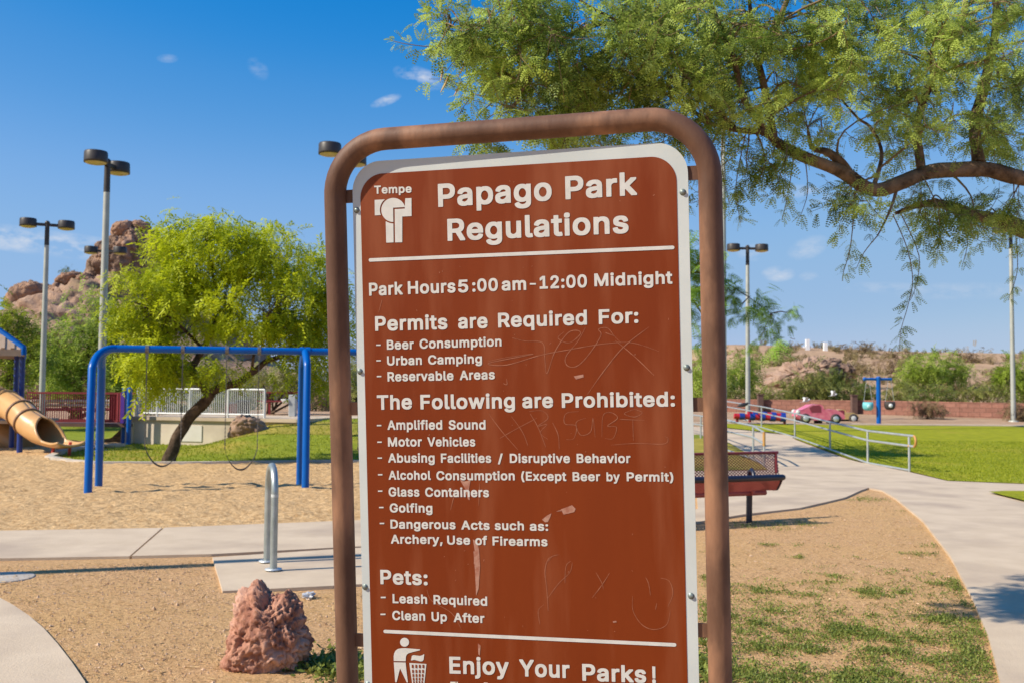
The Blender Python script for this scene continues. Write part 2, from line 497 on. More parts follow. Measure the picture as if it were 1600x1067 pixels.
sheet("lawn", [*g2((1545, 773), (1570, 771.5), (1640, 772), (1720, 775), (1720, 812), (1600, 787))], .3, .055, LAWN2, "corner of lawn between the paths")
sheet("dirt", [(14.5, 26.6), (16.5, 25.4), (20, 24.6), (24, 24.2), (25, 26), (19.5, 27.4), (16.2, 27.6)], .4, .045, M("worn_dirt", (.30, .17, .085), (.44, .27, .14), 3, .95, bump=.02, bscale=20, c3=(.16, .19, .03), s3=1.2), "bare worn patch in the right lawn")

def blades(name, label, spots, h, wd, mat, cat=None, nb=1):
    """grass blades as one mass of thin triangles; spots = (N,3)"""
    P = np.repeat(np.asarray(spots, float), nb, 0); N = len(P)
    a = rng.uniform(0, 2 * np.pi, N); hh = h * rng.uniform(.5, 1.25, N); wv = wd * rng.uniform(.7, 1.3, N)
    P = P + np.c_[rng.normal(0, .012, N), rng.normal(0, .012, N), np.zeros(N)]
    s = np.c_[np.cos(a), np.sin(a), np.zeros(N)] * wv[:, None]
    b = rng.uniform(0, 2 * np.pi, N); le = hh * rng.uniform(.1, .9, N)
    tip = P + np.c_[np.cos(b) * le, np.sin(b) * le, hh]
    V = np.stack([P - s, P + s, tip], 1).reshape(-1, 3); F = np.arange(3 * N).reshape(-1, 3)
    o = np_mesh(name, V, F, mat, tint=rng.uniform(0, 1, N))
    return tag(o, label, cat, None, "stuff")

GRASSL = leaf_mat("grass_blades", (.19, .25, .012), (.40, .43, .03), .4)
GRASSY = leaf_mat("dry_blades", (.34, .22, .09), (.62, .43, .20), .3)
WEEDL = leaf_mat("weed_leaves", (.10, .15, .022), (.34, .37, .075), .4)

def in_poly(poly, x, y):
    c = False; j = len(poly) - 1
    for i in range(len(poly)):
        if (poly[i][1] > y) != (poly[j][1] > y) and x < (poly[j][0] - poly[i][0]) * (y - poly[i][1]) / (poly[j][1] - poly[i][1]) + poly[i][0]: c = not c
        j = i
    return c

def scatter(poly, n, zoff=.03, dens=None):
    xs = [p[0] for p in poly]; ys = [p[1] for p in poly]; out = []
    k = 0
    while len(out) < n and k < n * 40:
        k += 1
        x, y = random.uniform(min(xs), max(xs)), random.uniform(min(ys), max(ys))
        if in_poly(poly, x, y) and (dens is None or random.random() < dens(x, y)): out.append((x, y, terrain(x, y) + zoff))
    return out
lawnDn = [*g2((1640, 759), (1600, 757.5), (1480, 752.5), (1424, 738.5), (1340, 721.5), (1242, 695)), (9.2, 30), (18, 30)]
blades("grass", "short bright green blades on the lawn beside the railing", scatter(lawnDn, 15000), .03, .008, GRASSL, nb=2)
blades("grass", "short green blades along the sand kerb", scatter(lawnA, 9000), .045, .01, GRASSL, nb=2)

# weeds and dry straw in the dirt round the sign
dirtR = g2((1100, 822), (1163, 810), (1250, 800), (1320, 784), (1357, 768), (1396, 784), (1438, 820), (1480, 876), (1514, 945), (1540, 1005), (1566, 1130), (1090, 1130))
def wdens(x, y):
    d = max(0.0, noise.noise(Vector((x * 2.1, y * 2.1, 5))) + .75 * noise.noise(Vector((x * 6.5, y * 6.5, 2))) + .06 - .16 * max(0, y - 6.6) + (.20 if x > .33 * y + .6 else 0))
    return min(1, d * 1.9) ** 1.6 if y < 10.3 else .0
def wdens2(x, y):
    p = Vector((x, y)); e = 0
    for px, py, r in ((1250, 818, .35), (1190, 822, .5), (1340, 780, .5), (1420, 800, .2), (1475, 855, .25)):
        q = G(px, py); e = max(e, 1 - (Vector((q.x, q.y)) - p).length / r)
    return max(0, e)
dirtL = [*g2((0, 884), (325, 876), (345, 935), (520, 925), (700, 920), (900, 1000), (1000, 1130), (150, 1130), (90, 1018), (45, 972), (0, 944)), (-4.6, 7.6)]
def weed_mass(name, label, pts, size):
    """creeping weeds: little rosettes of pinnate leaflets"""
    P = np.asarray(pts, float); k = 8; N = len(P) * k
    Q = np.repeat(P, k, 0) + np.c_[rng.normal(0, size * 1.1, N), rng.normal(0, size * 1.1, N), np.abs(rng.normal(0, size * .45, N)) + .004]
    a = rng.uniform(0, 2 * np.pi, N); el = rng.uniform(-.1, 1.1, N); L = size * rng.uniform(.5, 1.3, N)
    d = np.c_[np.cos(a) * np.cos(el), np.sin(a) * np.cos(el), np.sin(el)]; s = np.c_[-np.sin(a), np.cos(a), rng.normal(0, .4, N)]
    s /= np.linalg.norm(s, axis=1)[:, None]; w_ = L * .26
    V = np.stack([Q, Q + d * (L * .5)[:, None] + s * w_[:, None], Q + d * L[:, None], Q + d * (L * .5)[:, None] - s * w_[:, None]], 1).reshape(-1, 3)
    o = np_mesh(name, V, np.arange(4 * N).reshape(-1, 4), WEEDL, tint=np.clip(np.repeat(rng.uniform(0, 1, len(P)), k) * .7 + rng.uniform(0, .3, N), 0, 1))
    return tag(o, label, None, None, "stuff")
wp = scatter(dirtR, 3000, .0, wdens) + scatter(dirtR, 2300, .0, lambda x, y: max(0, 1 - abs(y - 5.6) / 3.2) * max(0, .5 + noise.noise(Vector((x * 3, y * 3, 9))))) + scatter(dirtR, 500, 0, wdens2)
weed_mass("weeds", "low green weeds spreading over the dirt beside the path", wp, .0185)
rk = [G(px, py) for px, py in ((520, 1040), (535, 1050), (500, 1045), (550, 1060), (560, 1052), (530, 1030), (1100, 1000), (1108, 1030), (1100, 1060), (1105, 1045))]
wl_ = []
for q in rk:
    for _ in range(26): wl_.append((q.x + random.gauss(0, .07), q.y + random.gauss(0, .09), 0))
weed_mass("weeds", "green weed tuft at the foot of the red rock", wl_, .04)
st = scatter(dirtR, 6000, .004) + scatter(dirtL, 6000, .004)
def straw(name, label, pts):
    P = np.asarray(pts, float); N = len(P); a = rng.uniform(0, 2 * np.pi, N); L = rng.uniform(.005, .022, N); w_ = rng.uniform(.001, .0026, N)
    d = np.c_[np.cos(a), np.sin(a), rng.normal(0, .25, N)] * L[:, None]; s = np.c_[-np.sin(a), np.cos(a), rng.normal(0, .5, N)] * w_[:, None]
    P = P + np.c_[np.zeros(N), np.zeros(N), rng.uniform(.002, .014, N)]
    V = np.stack([P - d - s, P + d - s, P + d + s, P - d + s], 1).reshape(-1, 3)
    return tag(np_mesh(name, V, np.arange(4 * N).reshape(-1, 4), GRASSY, tint=rng.uniform(0, 1, N)), label, None, None, "stuff")
straw("straw", "dry straw bits lying on the dirt", st)
# gravel
PEB = M("pebbles", (.42, .25, .14), (.66, .47, .31), 40, .9)
def gravel(pts):
    P = np.asarray(pts, float); N = len(P); r = rng.uniform(.003, .009, N) * np.where(rng.random(N) < .03, 2.0, 1)
    base = np.array([[1, 0, 0], [0, 1, 0], [-1, 0, 0], [0, -1, 0], [0, 0, .8], [0, 0, -.6]], float)
    tri = np.array([[0, 1, 4], [1, 2, 4], [2, 3, 4], [3, 0, 4], [1, 0, 5], [2, 1, 5], [3, 2, 5], [0, 3, 5]])
    j = base[None] * (1 + rng.normal(0, .25, (N, 6, 3))); a = rng.uniform(0, 6.28, N); c, s = np.cos(a), np.sin(a)
    x = j[..., 0] * c[:, None] - j[..., 1] * s[:, None]; y = j[..., 0] * s[:, None] + j[..., 1] * c[:, None]
    V = (np.stack([x, y, j[..., 2]], -1) * r[:, None, None] + P[:, None, :] + [0, 0, .003]).reshape(-1, 3)
    F = (tri[None] + 6 * np.arange(N)[:, None, None]).reshape(-1, 3)
    return tag(np_mesh("gravel", V, F, PEB), "loose gravel strewn over the dirt", None, None, "stuff")
gravel(scatter(dirtR, 3000, .0) + scatter(dirtL, 4000, .0))
